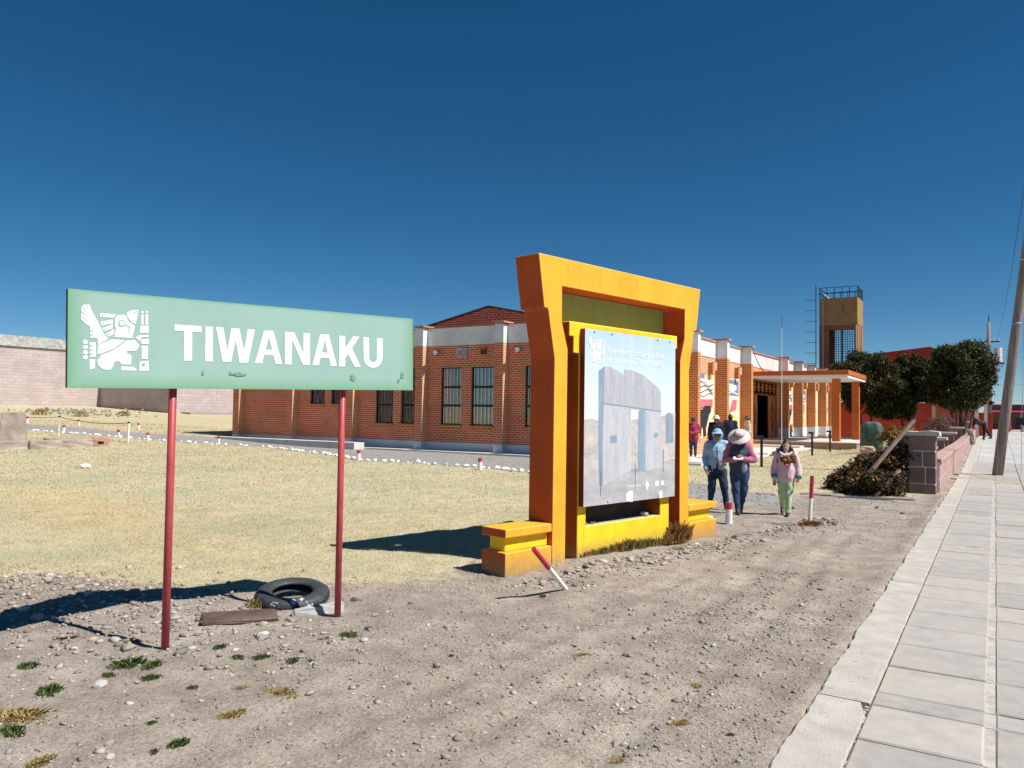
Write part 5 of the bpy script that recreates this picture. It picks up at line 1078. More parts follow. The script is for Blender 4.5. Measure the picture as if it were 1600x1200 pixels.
# ================================================================== SMALL THINGS ON THE GROUND
# ---- old tyre, partly white, sunk in the dirt
ty = thing('old_tyre', 'worn black tyre with white paint patches lying beside the right red post', 'tyre', (-5.47, 4.96, ground_z(-5.47, 4.96) + .0), R(20))
def M_tyre():
    t = NT('tyre_rubber'); n = t.noise(3.2, 6, .65); c = t.ramp(t.noise(14, 5, .7), [(.3, (.022, .024, .028)), (.7, (.055, .058, .066))])
    g = t.new('NewGeometry'); sx = t.new('SeparateXYZ'); t.l(t.coords('Object'), sx.inputs[0])
    w = t.math('MULTIPLY', t.ramp(n, [(.60, (0, 0, 0)), (.63, (1, 1, 1))]), t.ramp(sx.outputs[1], [(.0, (1, 1, 1)), (.12, (0, 0, 0))]))
    t.col(t.mix(w, c, (.62, .62, .60))); t.b.inputs['Roughness'].default_value = .62; t.bump(t.noise(40, 4), .3, .004); return t.m
m = MB(); prof = [(.205, .035), (.235, .01), (.30, .0), (.345, .02), (.368, .05), (.372, .10), (.362, .145), (.335, .172), (.29, .185), (.24, .178), (.208, .158), (.20, .13), (.24, .12), (.31, .125), (.34, .10), (.31, .06), (.24, .06), (.205, .035)]
m.lathe(prof, n=56); m.build('carcass', M_tyre(), ty, smooth=True)
m = MB()
for k in range(56):
    a = 6.283 * k / 56; ca, sa = math.cos(a), math.sin(a); a2 = a + .07; cb, sb = math.cos(a2), math.sin(a2)
    for z0, z1, r in ((.03, .075, .3705), (.085, .13, .3725)):
        m.add([(ca * r, sa * r, z0), (cb * r, sb * r, z0), (cb * (r + .009), sb * (r + .009), (z0 + z1) / 2), (ca * (r + .009), sa * (r + .009), (z0 + z1) / 2), (ca * r, sa * r, z1), (cb * r, sb * r, z1)], [(0, 1, 2, 3), (3, 2, 5, 4)])
m.build('tread', bpy.data.materials['tyre_rubber'], ty); ty.rotation_mode = 'QUATERNION'
ty.rotation_quaternion = Matrix.Rotation(R(9), 4, Vector((.68, .73, 0))).to_quaternion(); ty.scale = (.88, .88, .64)
ty.location.z += .005
block('concrete_block', 'grey concrete bar propped against the tyre beside the post', 'concrete block', -4.94, 4.78, R(60), .44, .08, .12, M('grey_concrete', (.36, .37, .36), .9, .2, 6, .5), .0, 81, tilt=(R(-24), R(-3)))
block('flat_slab', 'flat dark brown stone slab lying left of the tyre', 'slab', -5.27, 4.22, R(56), .60, .24, .045, M('dark_slab', (.085, .055, .045), .85, .35, 3, .9, 12, .03, c2=(.16, .11, .09)), .02, 82, tilt=(R(5), R(2)))

# ---- red and white marker stakes and bollards
M_WPAINT = M('white_paint_worn', (.76, .75, .73), .7, .12, 10, .3, 40, .004, wear=((.5, .47, .43), 14, .66)); M_RPAINT = M('crimson_paint', (.50, .03, .075), .55, .2, 10, .2)
# the slab rests on the gravel
bpy.data.objects['flat_slab'].location.z += .05
def stake(label, a, b, r, split, group='red topped white marker stakes'):
    a, b = Vector(a), Vector(b); t = thing('marker_stake', label, 'stake', a, 0, group); d = b - a
    MB().tube([d * -.12, d * split], r, 12).build('white_shaft', M_WPAINT, t)
    MB().tube([d * (split + .001), d], r * 1.02, 12).build('red_end', M_RPAINT, t); return t
stake('leaning red and white stake in front of the left bench', (-3.609, 6.795, ground_z(-3.609, 6.795) - .01), (-3.60, 6.13, .50), .024, .56)
stake('upright thin red and white stake right of the walking girl', (-2.54, 13.05, ground_z(-2.54, 13.05)), (-2.50, 13.07, .80), .030, .55)
def bollard(label, x, y, h, r=.085, tilt=0.):
    t = thing('marker_bollard', label, 'bollard', (x, y, ground_z(x, y)), random.random(), 'red topped white bollards along the path')
    t.rotation_euler = (tilt, tilt * .5, random.random())
    MB().tube([(0, 0, -.1), (0, 0, h * .68)], [r * 1.04, r], 12).build('white_shaft', M_WPAINT, t); MB().tube([(0, 0, h * .681), (0, 0, h)], r, 12).build('red_top', M_RPAINT, t); return t
bollard('white bollard with faded red top beside the right bench', -3.67, 12.48, .34, .055)
for k, (x, y, lab) in enumerate(((-45.7, 21.9, 'red topped bollard at the far left end of the path edge'), (-39.0, 20.4, 'red topped bollard right beside the farther rope post'), (-43.2, 23.4, 'red topped bollard on the far path side beyond the rope posts'), (-35.6, 21.2, 'leaning red topped bollard just left of the nearer rope post'), (-40.1, 25.0, 'red topped bollard on the far path side before the enclosure corner'), (-33.4, 21.3, 'red topped bollard just right of the nearer rope post'),
                                 (-30.4, 22.9, 'red topped bollard on the path edge seen right of the left post'), (-18.9, 20.0, 'red topped bollard on the path edge seen right of the right post'), (-13.25, 19.3, 'red topped bollard on the path edge nearest the monument'))):
    bollard(lab, x, y, .36, .065, R(8) if k == 3 else R(random.uniform(-2, 2)))
def rope_post(label, x, y):
    t = thing('rope_post', label, 'post', (x, y, ground_z(x, y)), 0, 'white rope posts'); MB().tube([(0, 0, -.1), (0, 0, .86)], .045, 10).build('shaft', M_WPAINT, t)
    MB().tube([(0, 0, .861), (0, 0, .93)], .05, 10).build('dark_cap', M_IRON, t); return (x, y, ground_z(x, y) + .88)
a = rope_post('white rope post farther left near the stone blocks', -37.04, 19.16); b = rope_post('white rope post nearer the green sign', -32.34, 19.7)
def rope(lab, a, b, sag): 
    a, b = Vector(a), Vector(b); tag(MB().tube([a.lerp(b, t / 10) - a - Vector((0, 0, 4 * sag * t / 10 * (1 - t / 10))) for t in range(11)], .014, 6).build('rope', M_IRON, None, loc=a), lab, 'rope', 'barrier ropes')
rope('sagging dark rope between the two white rope posts', a, b, .14); rope('dark rope running left from the farther rope post', (-41.5, 18.5, 1.35), a, .1)

# ---- white painted stones lining the path
M_WST = M('whitewashed_stone', (.76, .75, .73), .85, .14, 12, .5, 30, .01, wear=((.4, .38, .36), 9, .68))
meshes = []
for k in range(8):
    m = MB(); m.rock((0, 0, .06), .13, (1.25, .85, .75), 100 + k, jit=.24); me = bpy.data.meshes.new('white_stone'); me.from_pydata(m.v, [], m.f); me.materials.append(M_WST); meshes.append(me)
rr = random.Random(12); x = -45.; q = 0
while x < -11.2:
    y = float(interp(NEAR, x)) + rr.uniform(-.12, .12)
    if not (-29.6 < x < -28.2 and rr.random() < .4):
        o = link('white_stone', meshes[q % 8], None, (x, y, ground_z(x, y))); o.rotation_euler = (0, 0, rr.uniform(0, 6.28)); s_ = rr.uniform(.4, .9); o.scale = (s_, s_, s_ * rr.uniform(.8, 1.1))
        tag(o, 'small whitewashed stone in the row edging the gravel path', 'stone', 'whitewashed stones edging the path'); q += 1
    x += rr.uniform(.2, .46)
for lab, x, y, s_ in (('small pale stone alone on the lawn below the block row', -21.9, 12.1, .9), ('white stone lying behind the right bench', -4.05, 12.55, .7)):
    o = link('white_stone', meshes[2], None, (x, y, ground_z(x, y))); o.scale = (s_,) * 3; tag(o, lab, 'stone')

# ---- black lamp posts on the museum lawn, flag mast, step stones
for k, (x, y, lab) in enumerate(((-6.77, 26.8, 'short black path light nearest the walking people'), (-6.97, 36.4, 'short black path light midway to the porch'), (-7.02, 41.1, 'short black path light nearest the porch'))):
    t = thing('path_light', lab, 'path light', (x, y, ground_z(x, y)), R(20), 'black path lights')
    MB().tube([(0, 0, -.1), (0, 0, .98)], .045, 8).build('post', M_IRON, t); MB().box(-.16, .06, -.06, .06, .981, 1.07).build('lamp_head', M_IRON, t, bevel=.015)
fm = thing('flag_mast', 'thin white flag mast with dark foot in front of the entrance', 'mast', (-7.95, 34.9, .05))
MB().tube([(0, 0, 0), (0, 0, 5.6)], [.016, .010], 8).build('mast', M_WPAINT, fm); MB().tube([(0, 0, 5.6), (0, 0, 6.1)], .008, 5).build('tip', M_IRON, fm)
MB().box(-.35, .35, -.3, .3, -.1, .14).box(-.2, .2, -.18, .18, .141, .3).build('foot', M_BLOCK, fm)
block('step_stone', 'small dark step block left of the flag mast foot', 'stone', -8.7, 34.6, 0, .4, .3, .14, M_BLOCK, .02, 95)

# ---- loose rocks big enough to pick out
ROCKM = [M('rock_grey', (.30, .29, .285), .9, .3, 9, .5, 35, .008), M('rock_tan', (.40, .33, .27), .9, .3, 9, .5, 35, .008), M('rock_dark', (.13, .125, .13), .9, .3, 9, .5, 35, .008), M('rock_pale', (.48, .45, .41), .9, .25, 9, .5, 35, .008)]
def rock_mesh(seed, mt):
    bm = bmesh.new(); bmesh.ops.create_icosphere(bm, subdivisions=2, radius=1); r2 = random.Random(seed)
    pl = [(Vector((r2.gauss(0, 1), r2.gauss(0, 1), r2.gauss(0, 1))).normalized(), r2.uniform(.55, .9)) for _ in range(9)]
    for v in bm.verts:
        for n, d in pl:
            k = v.co.dot(n)
            if k > d: v.co -= n * (k - d)
        v.co += Vector((r2.uniform(-1, 1), r2.uniform(-1, 1), r2.uniform(-1, 1))) * .02
    me = bpy.data.meshes.new('rock'); bm.to_mesh(me); bm.free(); me.materials.append(mt); return me
RM = [rock_mesh(k, ROCKM[k % 4]) for k in range(12)]
for k, (x, y, s_, mi, lab) in enumerate(ROCKS):
    o = link('rock', RM[(mi + 4 * (k % 3)) % 12], None, (x, y, ground_z(x, y) + s_ * .28)); o.rotation_euler = (random.uniform(-.3, .3), random.uniform(-.3, .3), random.uniform(0, 6.28)); o.scale = (s_ * random.uniform(1, 1.5), s_, s_ * random.uniform(.6, .85))
    if lab: tag(o, lab, 'rock')
    else:
        where = 'on the lawn edge behind the sign' if (x < -5.2) else 'beside the tyre and red posts' if (x < -4 and y > 3.8) else 'at the bottom left of the gravel' if x < -2.6 and y < 3.6 else 'near the hedge end of the dirt' if y > 12 else 'toward the kerb' if x > -2.0 else 'in the middle of the bare dirt'
        tag(o, 'small %s loose rock lying %s' % (('grey', 'tan', 'dark', 'pale')[(mi + 4 * (k % 3)) % 4], where), 'rock', 'loose rocks on the gravel')

# ---- weeds and dry tufts
M_WEED = M_island('weed_green', [(0, (.08, .13, .035)), (.6, (.14, .21, .06)), (1, (.22, .28, .10))], .7, .3, .3)
M_DRY = M_island('dry_tuft', [(0, (.40, .29, .10)), (.5, (.52, .40, .16)), (1, (.60, .50, .26))], .8, .2, .3)
def blades(n, rx, ry, h, w, seed, lean=.6):
    g = np.random.default_rng(seed); a = g.random(n) * 6.283; r_ = g.random(n) ** .8 * (1 + .12 * (g.random(n) > .85)); x = rx * r_ * np.cos(a); y = ry * r_ * np.sin(a)
    hh = h * g.uniform(.5, 1.2, n) * (1 - .5 * r_.clip(0, 1)); t = g.random(n) * 6.283; l = lean * g.uniform(.3, 1.3, n); dx, dy = np.cos(t), np.sin(t); ww = w * g.uniform(.6, 1.3, n)
    p0 = np.stack([x - dy * ww, y + dx * ww, np.zeros(n) - .01], 1); p1 = np.stack([x + dy * ww, y - dx * ww, np.zeros(n) - .01], 1)
    p2 = np.stack([x + dx * l * hh, y + dy * l * hh, hh], 1); pm = np.stack([x + dx * l * hh * .35 + dy * ww * 1.1, y + dy * l * hh * .35 - dx * ww * 1.1, hh * .6], 1); pn = np.stack([x + dx * l * hh * .35 - dy * ww * 1.1, y + dy * l * hh * .35 + dx * ww * 1.1, hh * .6], 1)
    V = np.stack([p0, p1, pm, p2, pn], 1).reshape(-1, 3); F = np.arange(5 * n).reshape(n, 5); return V, F
wm = []
for k in range(5): V, F = blades(170, .11, .075, .032, .0035, 300 + k, 1.8); wm.append(np_mesh('green_weed', V, F, M_WEED))
for k, (x, y, s_, lab) in enumerate(WEEDS):
    o = link('green_weed', wm[k % 5], None, (x, y, ground_z(x, y))); o.rotation_euler = (0, 0, k * 1.3); s_ *= .8; o.scale = (s_, s_, min(1.2, s_ + .25)); tag(o, lab or 'small green weed patch on the gravel near the sign', 'weed', None if lab else 'green weeds on the gravel')
dm = []
for k in range(3): V, F = blades(330, .16, .09, .026, .0022, 330 + k, 2.2); dm.append(np_mesh('dry_grass_tuft', V, F, M_DRY))
for k, (x, y, s_, lab) in enumerate(TUFTS):
    o = link('dry_grass_tuft', dm[k % 3], None, (x, y, ground_z(x, y))); o.rotation_euler = (0, 0, k * 1.7); s_ *= .8; o.scale = (s_, s_, min(1.3, s_)); tag(o, lab, 'grass tuft')
# coarse bunch grass before the enclosure
for k, (x, y, s_, lab) in enumerate(((-55.5, 27.5, 5, 'tall yellow bunch grass clump left before the rubble heap'), (-53.8, 29.3, 4, 'tall yellow bunch grass clump in front of the rubble heap'), (-55.5, 33.4, 4, 'dry grass clump growing right of the rubble heap'), (-45.5, 41.0, 4, 'lone grass clump near the kerb of the pink building'))):
    V, F = blades(260, .12, .12, .11, .006, 350 + k, .5); o = link('bunch_grass', np_mesh('bunch_grass', V, F, M_island('bunch_straw%d' % k, [(0, (.40, .34, .17)), (1, (.58, .50, .28))], .9, .1, .2)), None, (x, y, ground_z(x, y))); o.scale = (s_, s_, s_ * .9); tag(o, lab, 'grass clump')
# weeds along the foot of the yellow frame
V, F = blades(900, .95, .05, .13, .004, 401, .5); o = link('weed_fringe', np_mesh('weed_fringe', V, F, M_island('fringe', [(0, (.08, .12, .03)), (.45, (.16, .20, .06)), (.7, (.40, .27, .09)), (1, (.45, .18, .07))], .8, .2, .3)), None, (-3.90, 8.95, .04)); o.rotation_euler = (0, 0, GA)
V, F = blades(500, .3, .08, .26, .005, 402, .6); V2 = V + np.array([1.55, -.05, 0])
o.location = (-4.421 + math.cos(GA) * 2.1 + math.sin(GA) * .06, 6.935 + math.sin(GA) * 2.1 - math.cos(GA) * .06, .06); tag(o, 'fringe of green and dry weeds along the foot of the yellow poster frame', 'weeds', kind='stuff')
o2 = link('dry_weed_clump', np_mesh('dry_weed_clump', V, F, M_island('rusty_weed', [(0, (.22, .10, .04)), (.6, (.38, .22, .08)), (1, (.5, .36, .15))], .8, .2, .3)), None, (-4.421 + math.cos(GA) * 3.22 + math.sin(GA) * .06, 6.935 + math.sin(GA) * 3.22 - math.cos(GA) * .06, .05)); o2.rotation_euler = (0, 0, GA)
tag(o2, 'rusty brown weed clump between the poster frame and the right gate leg', 'weeds')
V, F = blades(70, .10, .08, .10, .0018, 403, .8); o3 = link('dry_weed_clump', np_mesh('dry_weed_clump', V, F, M_DRY), None, (-5.55, 4.62, ground_z(-5.55, 4.62))); tag(o3, 'thin dry grass stalks growing against the tyre', 'weeds')
V, F = blades(300, .16, .13, .1, .004, 404, .9); o3 = link('dry_weed_clump', np_mesh('dry_weed_clump', V, F, bpy.data.materials['rusty_weed']), None, (-2.54, 13.0, ground_z(-2.54, 13.0))); tag(o3, 'small rusty tuft at the foot of the upright stake', 'weeds')
# ================================================================== PEOPLE
def _ell(c, r, nu=14, nv=10):
    V = []; F = []
    for j in range(nv + 1):
        t = math.pi * j / nv
        for q in range(nu): p = 2 * math.pi * q / nu; V.append((c[0] + r[0] * math.sin(t) * math.cos(p), c[1] + r[1] * math.sin(t) * math.sin(p), c[2] + r[2] * math.cos(t)))
    for j in range(nv):
        for q in range(nu): q2 = (q + 1) % nu; F.append((j * nu + q, (j + 1) * nu + q, (j + 1) * nu + q2, j * nu + q2))
    return V, F
def _cap(a, ra, b, rb, n=12):
    a, b = Vector(a), Vector(b); d = b - a; L = d.length or 1e-6; d = d / L
    x = d.cross(Vector((0, 0, 1)) if abs(d.z) < .9 else Vector((1, 0, 0))).normalized(); y = d.cross(x); V = []; F = []
    rings = [(-math.cos(t) * ra, math.sin(t) * ra) for t in (.05, .5, 1.05, 1.57)] + [(L + math.cos(t) * rb, math.sin(t) * rb) for t in (1.57, 1.05, .5, .05)]
    for h, r_ in rings:
        for q in range(n): p = 2 * math.pi * q / n; V.append(tuple(a + d * h + (x * math.cos(p) + y * math.sin(p)) * r_))
    k = len(rings)
    for j in range(k - 1):
        for q in range(n): q2 = (q + 1) % n; F.append((j * n + q, j * n + q2, (j + 1) * n + q2, (j + 1) * n + q))
    F.append(tuple(range(n - 1, -1, -1))); F.append(tuple((k - 1) * n + q for q in range(n))); return V, F
def blob(name, prims, mat, parent, vox=.012, it=4, fold=0., fs=9., seed=0):
    m = MB()
    for p in prims:
        V, F = _ell(p[1], p[2]) if p[0] == 'e' else _cap(*p[1:5]); m.add(V, F)
    me = bpy.data.meshes.new(name); me.from_pydata(m.v, [], m.f)
    bm = bmesh.new(); bm.from_mesh(me); bmesh.ops.remove_doubles(bm, verts=bm.verts, dist=1e-5); bmesh.ops.recalc_face_normals(bm, faces=bm.faces); bm.to_mesh(me); bm.free()
    o = bpy.data.objects.new(name, me); COL.objects.link(o)
    r_ = o.modifiers.new('remesh', 'REMESH'); r_.mode = 'VOXEL'; r_.voxel_size = vox; r_.use_smooth_shade = True
    if it: s_ = o.modifiers.new('smooth', 'SMOOTH'); s_.iterations = it; s_.factor = .5
    dg = bpy.context.evaluated_depsgraph_get(); me2 = bpy.data.meshes.new_from_object(o.evaluated_get(dg)); bpy.data.objects.remove(o)
    if fold and len(me2.vertices):
        n = len(me2.vertices); co = np.empty(n * 3, np.float32); me2.vertices.foreach_get('co', co); co = co.reshape(-1, 3); nr = np.empty(n * 3, np.float32); me2.vertices.foreach_get('normal', nr); nr = nr.reshape(-1, 3)
        gg = np.random.default_rng(seed + 5); w = np.zeros(n); wp_ = co + .05 * np.sin(co[:, [1, 2, 0]] * 11 + seed)
        for q in range(7):
            k = gg.normal(size=3) * np.array([1, 1, 1.5]); k = k / np.linalg.norm(k) * fs * gg.uniform(2., 7.); a_ = np.sin(wp_ @ k + gg.random() * 6.28); w += np.sign(a_) * np.abs(a_) ** .7 / 3
        me2.vertices.foreach_set('co', (co + nr * (w * fold)[:, None]).ravel())
    me2.name = name; me2.materials.clear(); me2.materials.append(mat)
    me2.polygons.foreach_set('use_smooth', np.ones(len(me2.polygons), bool)); me2.update()
    return link(name, me2, parent)
SKIN = M('skin_brown', (.33, .165, .105), .55, .12, 14, .1, 60, .001); HAIR = M('black_hair', (.014, .011, .010), .5, .3, 20, .5, 60, .004); HAIRB = M('brown_hair', (.045, .022, .014), .5, .35, 20, .5, 60, .004)
EYE = M('eye_dark', (.02, .015, .012), .3, .1); LIP = M('lips', (.28, .09, .075), .5, .1)
def cloth(n, c, var=.22, rough=.85): return M(n, c, rough, var, 9, .35, 120, .002)
def V3(*a): return Vector(a)
def lerp(a, b, t): return Vector(a).lerp(Vector(b), t)
def hand_prims(w, d, side, s, curl=.5, palm=None):
    """w wrist, d direction; four unequal bent fingers and a thumb from the side of the palm"""
    d = Vector(d).normalized(); pn = Vector(palm or (0, -1, 0)); pn = (pn - d * pn.dot(d)).normalized(); sd = d.cross(pn) * side
    pr = [('c', w, .020 * s, w + d * .035 * s, .024 * s)]
    for q in range(4): b = w + d * .030 * s + sd * (.027 - .018 * q) * s; pr.append(('c', b, .012 * s, w + d * .085 * s + sd * (.028 - .0185 * q) * s, .0115 * s))
    for q, L in enumerate((.070, .078, .072, .056)):
        b = w + d * .088 * s + sd * (.028 - .0185 * q) * s; k = b + (d * math.cos(curl * .6) + pn * math.sin(curl * .6)) * L * .5 * s; t = k + (d * math.cos(curl * 1.7) + pn * math.sin(curl * 1.7)) * L * .5 * s
        pr += [('c', b, .0092 * s, k, .0086 * s), ('c', k, .0086 * s, t, .0074 * s)]
    b = w + d * .03 * s + sd * .024 * s; k = b + (d * .6 + sd * .65 + pn * .35).normalized() * .04 * s; pr += [('c', b, .013 * s, k, .0105 * s), ('c', k, .0105 * s, k + (d * .85 + sd * .15 + pn * .5).normalized() * .032 * s, .0085 * s)]
    return pr
def person(label, loc, rz, H, pose, fit, cat='person', vox=.011):
    """joints are given in fractions of the height, figure faces -Y"""
    P = dict(pelvis=(0, 0, .53), chest=(0, -.005, .74), neck=(0, -.005, .855), head=(0, -.022, .925), yaw=0,
             shL=(.098, 0, .815), shR=(-.098, 0, .815), elL=(.125, .01, .645), elR=(-.125, .01, .645), wrL=(.13, -.03, .495), wrR=(-.13, -.03, .495),
             hipL=(.052, 0, .52), hipR=(-.052, 0, .52), knL=(.055, -.015, .285), knR=(-.055, -.015, .285), anL=(.055, .01, .05), anR=(-.055, .01, .05)); P.update(pose)
    J = {k: (Vector(v) * H if k != 'yaw' else v) for k, v in P.items()}; h = H; s = H / 1.6
    t = thing('person', label, cat, loc, rz, fit.get('group')); hd = J['head']; hy = Matrix.Rotation(P['yaw'], 3, 'Z'); hx = Matrix.Rotation(P.get('nod', 0.) if not isinstance(P.get('nod', 0.), tuple) else 0., 3, 'X')
    HR = lambda x, y, z: hd + hy @ (Matrix.Rotation(fit.get('nod', 0.), 3, 'X') @ Vector((x, y, z))) * h
    b = [('e', HR(0, .004, .012), (.048 * h, .058 * h, .060 * h)), ('e', HR(0, -.012, -.028), (.038 * h, .044 * h, .042 * h)), ('c', HR(0, -.052, .004), .006 * h, HR(0, -.068, -.014), .009 * h), ('e', HR(0, -.045, -.058), (.016 * h, .012 * h, .012 * h)),
         ('e', HR(.047, .006, -.005), (.006 * h, .012 * h, .018 * h)), ('e', HR(-.047, .006, -.005), (.006 * h, .012 * h, .018 * h)), ('c', J['neck'] - V3(0, 0, .03 * h), .034 * h, lerp(J['neck'], hd, .5), .031 * h),
         ('c', J['pelvis'], .075 * h, J['chest'], .078 * h), ('c', J['shL'], .036 * h, J['shR'], .036 * h)]
    for S_ in 'LR':
        sg = 1 if S_ == 'L' else -1
        b += [('c', J['sh' + S_], .034 * h, J['el' + S_], .027 * h), ('c', J['el' + S_], .026 * h, J['wr' + S_], .018 * h), ('c', J['hip' + S_], .054 * h, J['kn' + S_], .038 * h), ('c', J['kn' + S_], .036 * h, J['an' + S_], .022 * h), ('c', J['an' + S_], .020 * h, J['an' + S_] + Vector(fit.get('foot' + S_, (0, -1, 0))).normalized() * .055 * h - V3(0, 0, .026 * h), .014 * h)]
        dd = fit.get('hand' + S_) or (J['wr' + S_] - J['el' + S_]); b += hand_prims(J['wr' + S_], dd, sg, s * 1.05, fit.get('curl', .6), fit.get('palm' + S_))
    body = blob('body', b, fit.get('skin', SKIN), t, vox * .62, 2)
    for sx in (.017, -.017): MB().rock(HR(sx, -.0535, .006), .0062 * h, (1.3, .6, .8), 3).build('eye', EYE, body, smooth=True)
    MB().rock(HR(0, -.0535, -.037), .011 * h, (1.5, .45, .4), 4, jit=.05).build('mouth', LIP, body, smooth=True)
    # trousers
    tr = [('c', J['pelvis'] + V3(0, 0, .05 * h), .088 * h, J['pelvis'] - V3(0, 0, .02 * h), .092 * h)]; wd = fit.get('leg', 1.)
    for S_ in 'LR':
        ht = J['hip' + S_]; tr += [('c', ht + V3(0, 0, .01 * h), .068 * h, lerp(ht, J['kn' + S_], .5), .060 * h * wd), ('c', lerp(ht, J['kn' + S_], .5), .060 * h * wd, J['kn' + S_], .050 * h * wd), ('c', J['kn' + S_], .050 * h * wd, lerp(J['kn' + S_], J['an' + S_], .98), .037 * h * fit.get('hem', wd))]
        f = J['an' + S_]; fw = fit.get('foot' + S_, (0, -1, 0)); fw = Vector(fw).normalized(); 
        up = V3(0, 0, 1); blob('shoe', [('c', f + V3(0, 0, .0), .031 * h, f - up * .012 * h, .033 * h), ('c', f + fw * -.02 * h - up * .024 * h, .026 * h, f + fw * .065 * h - up * .027 * h, .025 * h), ('c', f + fw * .06 * h - up * .027 * h, .025 * h, f + fw * .1 * h - up * .032 * h, .019 * h)], fit['shoes'], t, vox, 3)
    if fit.get('skirt'):
        zt = J['pelvis'].z + .1 * h; zb = fit['skirt'][1] * h; m = MB(); n = 40; k = 8
        for j in range(k + 1):
            u = j / k; r_ = (.085 + (fit['skirt'][2] - .085) * u ** .7) * h
            for q in range(n): a = 6.283 * q / n; w = 1 + .07 * u * math.sin(a * 9); m.v.append((J['pelvis'].x + r_ * w * math.cos(a), J['pelvis'].y + r_ * w * math.sin(a), zt + (zb - zt) * u))
        for j in range(k):
            for q in range(n): q2 = (q + 1) % n; m.f.append((j * n + q, (j + 1) * n + q, (j + 1) * n + q2, j * n + q2)); m.m.append(0)
        m.build('skirt', fit['skirt'][0], t, smooth=True)
    blob('trousers', tr, fit['trousers'], t, vox, 4, .006 * s, 8, 1)
    # coat: torso and sleeves
    hemz = fit.get('hemz', .46) * h; ch, pe = J['chest'], J['pelvis']; bulk = fit.get('bulk', 1.)
    tors = [('e', ch + V3(0, .0, .01 * h), (.118 * h * bulk, .082 * h * bulk, .10 * h)), ('c', ch, .093 * h * bulk, lerp(ch, pe, .6), .090 * h * bulk), ('c', lerp(ch, pe, .6) + V3(.02 * h, 0, 0), .088 * h * bulk, V3(pe.x + .025 * h, pe.y, hemz + .07 * h), .086 * h * bulk), ('c', lerp(ch, pe, .6) - V3(.02 * h, 0, 0), .088 * h * bulk, V3(pe.x - .025 * h, pe.y, hemz + .07 * h), .086 * h * bulk),
            ('c', J['neck'] - V3(0, 0, .035 * h), .052 * h, J['neck'] - V3(0, 0, .005 * h), .043 * h)]
    slv = []
    for S_ in 'LR':
        slv += [('c', J['sh' + S_] - V3(0, 0, .008 * h), .050 * h * bulk, J['el' + S_], .041 * h * bulk), ('c', J['el' + S_], .041 * h * bulk, lerp(J['el' + S_], J['wr' + S_], .93), .031 * h * bulk), ('c', lerp(J['shL'], J['shR'], .5), .05 * h, J['sh' + S_], .047 * h * bulk)]
    if fit.get('sleeves'):
        blob('sleeves', slv, fit['sleeves'], t, vox, 3, .008 * s, 8, 2); coat = blob('vest', [(p[0], p[1], *[(q * 1.03 if isinstance(q, float) else (tuple(z * 1.05 for z in q) if k == 0 and p[0] == 'e' else q)) for k, q in enumerate(p[2:])]) for p in tors], fit['coat'], t, vox, 3, .006 * s, 7, 3)
    else:
        if fit.get('hood'):
            slv += [('e', HR(0, .012, .008), (.066 * h, .070 * h, .078 * h)), ('c', HR(0, .02, -.06), .056 * h, J['neck'] - V3(0, -.01 * h, .03 * h), .06 * h)]
        coat = blob('coat', tors + slv, fit['coat'], t, vox, 3, .009 * s, 7, 2)
        if fit.get('hood'):      # face opening: shaded inner lining and the face in front of it
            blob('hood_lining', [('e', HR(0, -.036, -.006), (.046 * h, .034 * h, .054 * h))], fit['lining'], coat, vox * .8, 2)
            blob('face', [('e', HR(0, -.052, -.012), (.034 * h, .026 * h, .046 * h)), ('c', HR(0, -.072, -.004), .005 * h, HR(0, -.084, -.018), .008 * h)], fit.get('skin', SKIN), body, vox * .6, 2)
            MB().lathe([(.0, .0), (.062, -.004), (.078, -.014)], n=18).build('hood_peak', fit['coat'], coat, smooth=True, loc=HR(0, -.04, .046)).scale = (h * .9, h * .75, h)
    # hair and hats
    if fit.get('hair'):
        hp = [('e', HR(0, .014, .022), (.054 * h, .060 * h, .058 * h)), ('e', HR(0, .035, -.01), (.050 * h, .042 * h, .06 * h))]
        if fit.get('long'):
            for sx in (1, -1): hp += [('c', HR(.046 * sx, .004, .0), .024 * h, HR(.075 * sx, -.010, -.085), .034 * h), ('c', HR(.075 * sx, -.010, -.085), .036 * h, HR(.098 * sx, -.035, -.165), .026 * h), ('c', HR(.098 * sx, -.035, -.165), .026 * h, HR(.105 * sx, -.05, -.215), .014 * h)]
            hp += [('e', HR(0, .02, .085), (.018 * h, .018 * h, .022 * h))]
        blob('hair', hp, fit['hair'], t, vox * .8, 2, .003, 14, 4)
    if fit.get('hat'):
        mt, br, cr, ch_ = fit['hat']; m = MB(); n = 30; prof = [(br * .97, -.006), (br, -.002), (br * .93, .008), (cr * 1.15, .016), (cr * 1.02, .024), (cr * .97, ch_ * .55), (cr * .86, ch_ * .88), (cr * .55, ch_), (.001, ch_ * .99)]
        k0 = len(m.v); m.lathe([(a * h, z * h) for a, z in prof], n=n); m.lathe([(.001, -.004 * h), (cr * h, -.002 * h), (br * .97 * h, -.006 * h)], n=n)
        if br > .08: m.v = [(x, y, z - fit.get('droop', .018) * h * (abs(x) / (br * h)) ** 2 - .4 * fit.get('droop', .018) * h * (y / (br * h)) ** 2) for x, y, z in m.v]
        o = m.build('hat', mt, t, smooth=True, loc=HR(0, .004, fit.get('hatz', .03))); o.rotation_euler = (fit.get('nod', 0.) + fit.get('hattilt', 0.), 0, P['yaw'])
        bmh = MB().lathe([(cr * 1.035 * h, .022 * h), (cr * 1.03 * h, .045 * h), (cr * 1.0 * h, .046 * h)], n=24); bb = bmh.build('hat_band', fit.get('band', mt), o, smooth=True)
    return t, J, HR, coat, body
BLACKSH = M('shoe_black', (.015, .014, .015), .4, .3); BROWNSH = M('shoe_brown', (.07, .035, .025), .5, .3)
